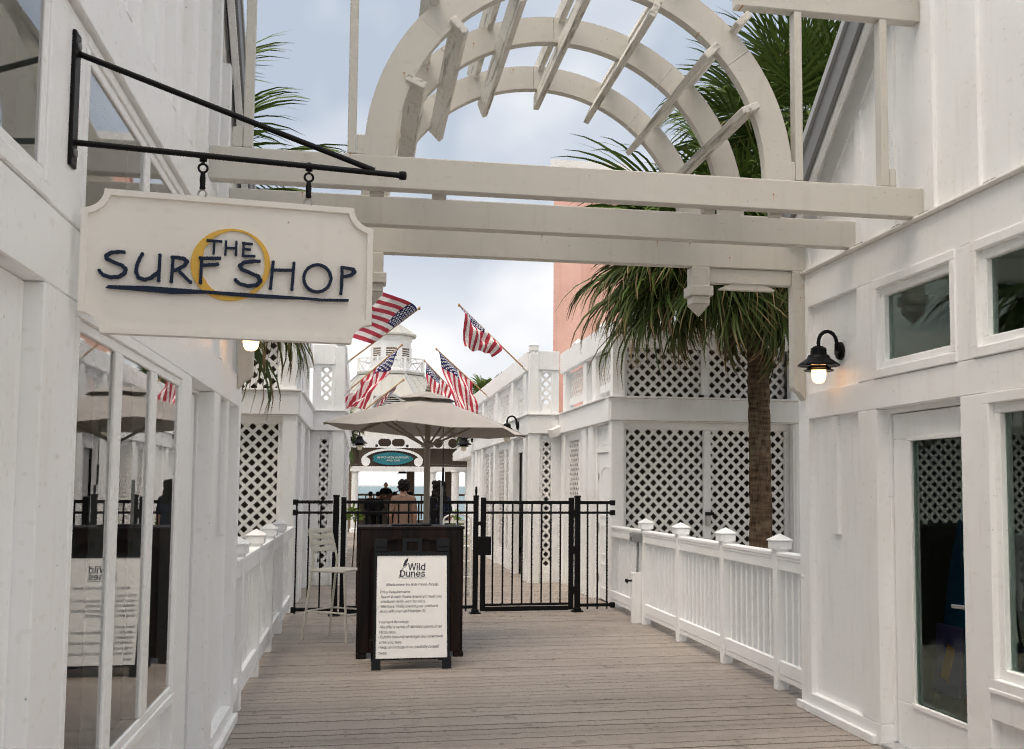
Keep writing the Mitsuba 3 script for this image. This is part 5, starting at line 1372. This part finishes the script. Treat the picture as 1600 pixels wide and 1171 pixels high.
# ------------------------------------------------------------------ palms
def frond(n, length, blade, droop, seed, fold=0.35):
    """one fan leaf along +x from the crown centre: petiole, then strips fanned round an arching midrib; returns mesh and uv"""
    r = np.random.default_rng(seed)
    V, F, UV = [], [], []

    def strip(pts, wid, nrm, u):
        k0 = len(V)
        m = len(pts)
        for i, (p, w) in enumerate(zip(pts, wid)):
            t = pts[min(i + 1, m - 1)] - pts[max(i - 1, 0)]
            t = t / (np.linalg.norm(t) + 1e-9)
            s = np.cross(nrm, t); s /= np.linalg.norm(s) + 1e-9
            V.append(p + s * w / 2); V.append(p - s * w / 2)
            UV.append((u, i / (m - 1))); UV.append((u, i / (m - 1)))
        for i in range(m - 1):
            a = k0 + 2 * i
            F.append([a, a + 1, a + 3]); F.append([a, a + 3, a + 2])

    pet = length * 0.45
    pts = np.array([[pet * t, 0, 0.10 * math.sin(t * 1.4)] for t in np.linspace(0, 1, 5)])
    strip(pts, np.full(5, .022), np.array([0, 0, 1.0]), 0.0)
    for i in range(n):
        a = (i / (n - 1) - .5) * 2
        ang = a * 1.95 + r.normal(0, .035)
        rib = max(0.0, 1 - abs(a) * 1.3) * blade * .35           # costa: the middle strips start farther out
        L = blade * (1.0 - .32 * abs(a) ** 2) * r.uniform(.88, 1.06) - rib * .4
        o = pts[-1] + np.array([rib, 0, -rib * .25])
        d = np.array([math.cos(ang), math.sin(ang), fold * (.55 - abs(a)) * 0.5])
        d /= np.linalg.norm(d)
        m = 7
        q = [o]
        dirv = d.copy()
        dr_ = droop * r.uniform(.7, 1.35)
        for t in range(1, m):
            dirv = dirv + np.array([0, 0, -dr_ * (t / m) ** 1.6 * 1.15])
            dirv /= np.linalg.norm(dirv)
            q.append(q[-1] + dirv * L / (m - 1))
        q = np.array(q)
        w = .034 * np.array([.45, .95, 1.0, .9, .7, .42, .06]) * r.uniform(.8, 1.2)
        nrm = np.array([r.normal(0, .25), r.normal(0, .25) + .7 * (1 if i % 2 else -1), 1.0])
        strip(q, w, nrm / np.linalg.norm(nrm), r.random())
    return np.array(V), np.array(F), np.array(UV)


def palm(label, base, top, r_base, r_top, fronds, seed, size=1.0, trunk=True, group=None, stalks=0):
    """fronds: list of (azimuth, elevation in degrees, length, material, droop)"""
    t = thing('palm_tree', label, 'palm tree', group)
    base, top = np.asarray(base, float), np.asarray(top, float)
    rr = np.random.default_rng(seed)
    if trunk:
        n, rings = 28, 70
        V = []
        for i in range(rings + 1):
            s = i / rings
            c = base + (top - base) * s + np.array([0.03 * math.sin(3 * s), 0, 0])
            ra = r_base + (r_top - r_base) * s + .004 * math.sin(i * 2.4) + (0.03 * (1 - s / .12) if s < .12 else 0)
            for k in range(n):
                a = 2 * math.pi * k / n
                ra2 = ra * (1 + .10 * (rr.random() - .5) + .03 * math.sin(9 * a + 0.7 * i))
                V.append(c + [ra2 * math.cos(a), ra2 * math.sin(a), .006 * math.sin(5 * a + i)])
        F = []
        for i in range(rings):
            for k in range(n):
                k2 = (k + 1) % n
                F += [[i * n + k, i * n + k2, (i + 1) * n + k2], [i * n + k, (i + 1) * n + k2, (i + 1) * n + k]]
        part(t, 'trunk', (np.array(V), np.array(F)), BARK, True)
    if trunk and size > .9:
        for i in range(26):                      # old leaf bases under the crown
            a, s = rr.uniform(0, 6.28), rr.uniform(.80, 1.0)
            c = base + (top - base) * s
            d = np.array([math.cos(a), math.sin(a), 0])
            part(t, 'leaf_base', bar(c + d * r_top * .8, c + d * (r_top + .05 + .05 * rr.random()) + [0, 0, .16], .05, .022, up=tuple(d)), BARK)
    for i, (az, el, L, m, dro) in enumerate(fronds):
        v, f, uv = frond(44 if size > .6 else 26, L * size, L * size * .62, dro, seed * 100 + i)
        roll = rr.uniform(-.5, .5)
        Rr = trimesh.transformations.euler_matrix(roll, -math.radians(el), math.radians(az), 'sxyz')[:3, :3]
        o = top + np.array([0, 0, rr.uniform(-.15, .12)]) * size
        # gravity acts in world space: strips already droop along local -z, so keep roll small and turn by azimuth last
        part(t, 'frond', xf((v, f), Rr, o), m, True, uv=uv)
    for i in range(stalks):
        az, el = rr.uniform(0, 6.28), rr.uniform(.5, 1.1)
        pts = [top]
        d = np.array([math.cos(az) * math.cos(el), math.sin(az) * math.cos(el), math.sin(el)])
        for s in range(9):
            d = d + np.array([0, 0, -.10]) + rr.normal(0, .08, 3); d /= np.linalg.norm(d)
            pts.append(pts[-1] + d * .17)
        ms = [tube(pts, np.linspace(.010, .003, len(pts)), 5)]
        for s in range(3, 9):
            for _ in range(3):
                e = d + rr.normal(0, .8, 3); e /= np.linalg.norm(e)
                p0 = np.array(pts[s])
                ms.append(tube([p0, p0 + e * .12, p0 + e * .2 + [0, 0, -.05]], [.004, .003, .0015], 4))
        part(t, 'flower_stalk', cat(ms), BARK, kind='stuff')
    return t


def crown(seed, n, lo, hi, L0, L1, skirt=0, az0=0, az1=360):
    r = np.random.default_rng(seed)
    out = []
    for i in range(n):
        s = (i + .5) / n
        el = hi + (lo - hi) * s + r.uniform(-8, 8)
        az = az0 + (i * 137.5) % 360 * (az1 - az0) / 360 + r.uniform(-10, 10)
        m = LEAF_A if el > 5 else (LEAF_B if r.random() < .75 else LEAF_A)
        out.append((az, el, r.uniform(L0, L1), m, .38 if el > 20 else .62))
    for i in range(skirt):
        out.append((r.uniform(0, 360), r.uniform(-82, -55), r.uniform(L0 * .8, L1 * .95), LEAF_C if r.random() < .45 else LEAF_B, .45))
    return out


palm('palm tree with a brown trunk and drooping fans before the right lattice building', (4.66, 12.5, -0.6), (4.62, 12.5, 4.40), .138, .122, crown(21, 40, -25, 62, 1.4, 1.7, 4) + crown(22, 36, -30, 28, 1.75, 2.25, 0, 145, 235) + crown(24, 38, -50, 16, 1.25, 1.65, 0, 150, 268) + crown(23, 20, -48, 0, 1.3, 1.5, 0, 225, 335) + crown(25, 8, -80, -60, 1.0, 1.25, 0), 3)
palm('taller palm tree behind the arch and the right shop gable', (5.75, 13.2, -0.6), (5.60, 13.2, 5.85), .15, .13, crown(31, 56, -45, 78, 1.6, 2.2, 8), 5, stalks=9)
palm('palm tree behind the left shop, its frond tips showing past the wall', (-2.4, 11.0, -0.6), (-2.30, 11.0, 4.15), .15, .13, crown(41, 46, -45, 72, 1.7, 2.2, 6) + crown(42, 14, -55, -15, 1.7, 2.1, 0, 300, 400), 7, stalks=6)
palm('small distant palm tree showing over the right parapet', (4.1, 33, -0.6), (4.1, 33, 4.3), .15, .12, crown(51, 18, -40, 70, .8, 1.1), 9, .8)
palm('small distant palm tree rising just right of the flags', (3.5, 31.5, -0.6), (3.5, 31.5, 4.0), .15, .12, crown(61, 18, -40, 70, .8, 1.1), 11, .8)
palm('palm tree with fans hanging by the left lantern of the bar', (-0.75, 33, -0.6), (-0.7, 33, 3.3), .15, .13, crown(71, 20, -60, 50, 1.0, 1.4, 8), 13, .8)
palm('palm tree with fans hanging by the white canopy of the bar', (3.75, 37.6, -0.6), (3.72, 37.5, 3.75), .15, .13, crown(81, 20, -60, 40, .9, 1.2, 8), 15, .8, trunk=True)


# ------------------------------------------------------------------ small plants
def shrub(label, at, r, h, n, seed):
    rr = np.random.default_rng(seed)
    t = thing('shrub', label, 'shrub')
    V, F = [], []
    for i in range(n):
        q = rr.normal(size=3); q /= np.linalg.norm(q); q[2] = abs(q[2])
        c = np.array(at) + q * np.array([r, r, h]) * rr.uniform(.3, 1)
        d = q + rr.normal(0, .5, 3); d /= np.linalg.norm(d)
        s = np.cross(d, rr.normal(size=3)); s /= np.linalg.norm(s)
        L = rr.uniform(.07, .13)
        k = len(V)
        V += [c, c + d * L * .5 + s * L * .2, c + d * L + [0, 0, -.02], c + d * L * .5 - s * L * .2]
        F += [[k, k + 1, k + 2], [k, k + 2, k + 3]]
    part(t, 'foliage', (np.array(V), np.array(F)), SHRUB, kind='stuff')
    part(t, 'stem', cat([tube([np.array(at) * [1, 1, 0], np.array(at) + [rr.uniform(-.1, .1), rr.uniform(-.1, .1), .1]], .012, 5)]), BARK)


shrub('bright yellow green shrub between the long haired person and the white columns', (1.62, 20.0, 0.55), .20, .62, 420, 1)
shrub('small round plant on the left before the bar column', (-0.12, 21.0, 0.95), .14, .22, 160, 2)


# ------------------------------------------------------------------ a house behind the left lattice building, seen mirrored in the right shop's upper windows
HS = thing('house', 'grey roofed house with a dark cupola, set back behind the left lattice building', 'house')
part(HS, 'wall', box(-13.0, -5.2, 15.0, 31.0, -0.6, 4.0), WHITE)
part(HS, 'roof', xf(prism(Polygon([(-13.6, 3.9), (-4.6, 3.9), (-9.1, 8.2)]), 17.0), np.array([[1, 0, 0], [0, 0, -1], [0, 1, 0]]), (0, 31.5, 0)), ROOFM)
for yy in np.arange(14.8, 31.4, .5): part(HS + '__roof', 'seam', bar((-4.62, yy, 3.93), (-9.08, yy, 8.2), .025, .04), ROOFM)
ck = part(HS, 'cupola', box(-8.6, -6.8, 20.0, 21.8, 6.0, 8.6), GREYM)
part(ck, 'ledge', box(-8.9, -6.5, 19.7, 22.1, 8.603, 8.85), GREYM)
part(ck, 'cupola_roof', lathe([(1.75, 8.852), (0.0001, 10.2)], 4, (-7.7, 20.9, 0), math.pi / 4), GREYM)


# ------------------------------------------------------------------ groups of things that repeat
for base, phrase in {'flag': 'flags on slanting poles along the terraces', 'fence_post': 'posts of the black fence', 'metal_fence': 'sections of the black fence', 'metal_gate': 'gates in the black fence',
                     'wall_lantern': 'gooseneck wall lanterns', 'palm_tree': 'palm trees round the walkway', 'swivel_hook': 'hooks holding the shop sign', 'railing': 'white picket railings', 'person': 'people at the beach bar',
                     'surfboard': 'surfboards inside the right shop', 'lattice_building': 'lattice walled buildings', 'shop_building': 'white shops facing the walkway', 'shrub': 'small plants by the bar'}.items():
    ks = [k for k in labels if '__' not in k and (k == base or k[:-4] == base)]
    for k in ks:
        if len(ks) > 1: labels[k].setdefault('group', phrase)
for k in labels:
    if k.startswith('bar_stool') and '__' not in k and 'dark round' in labels[k]['label']: labels[k]['group'] = 'round stools at the bar counter'
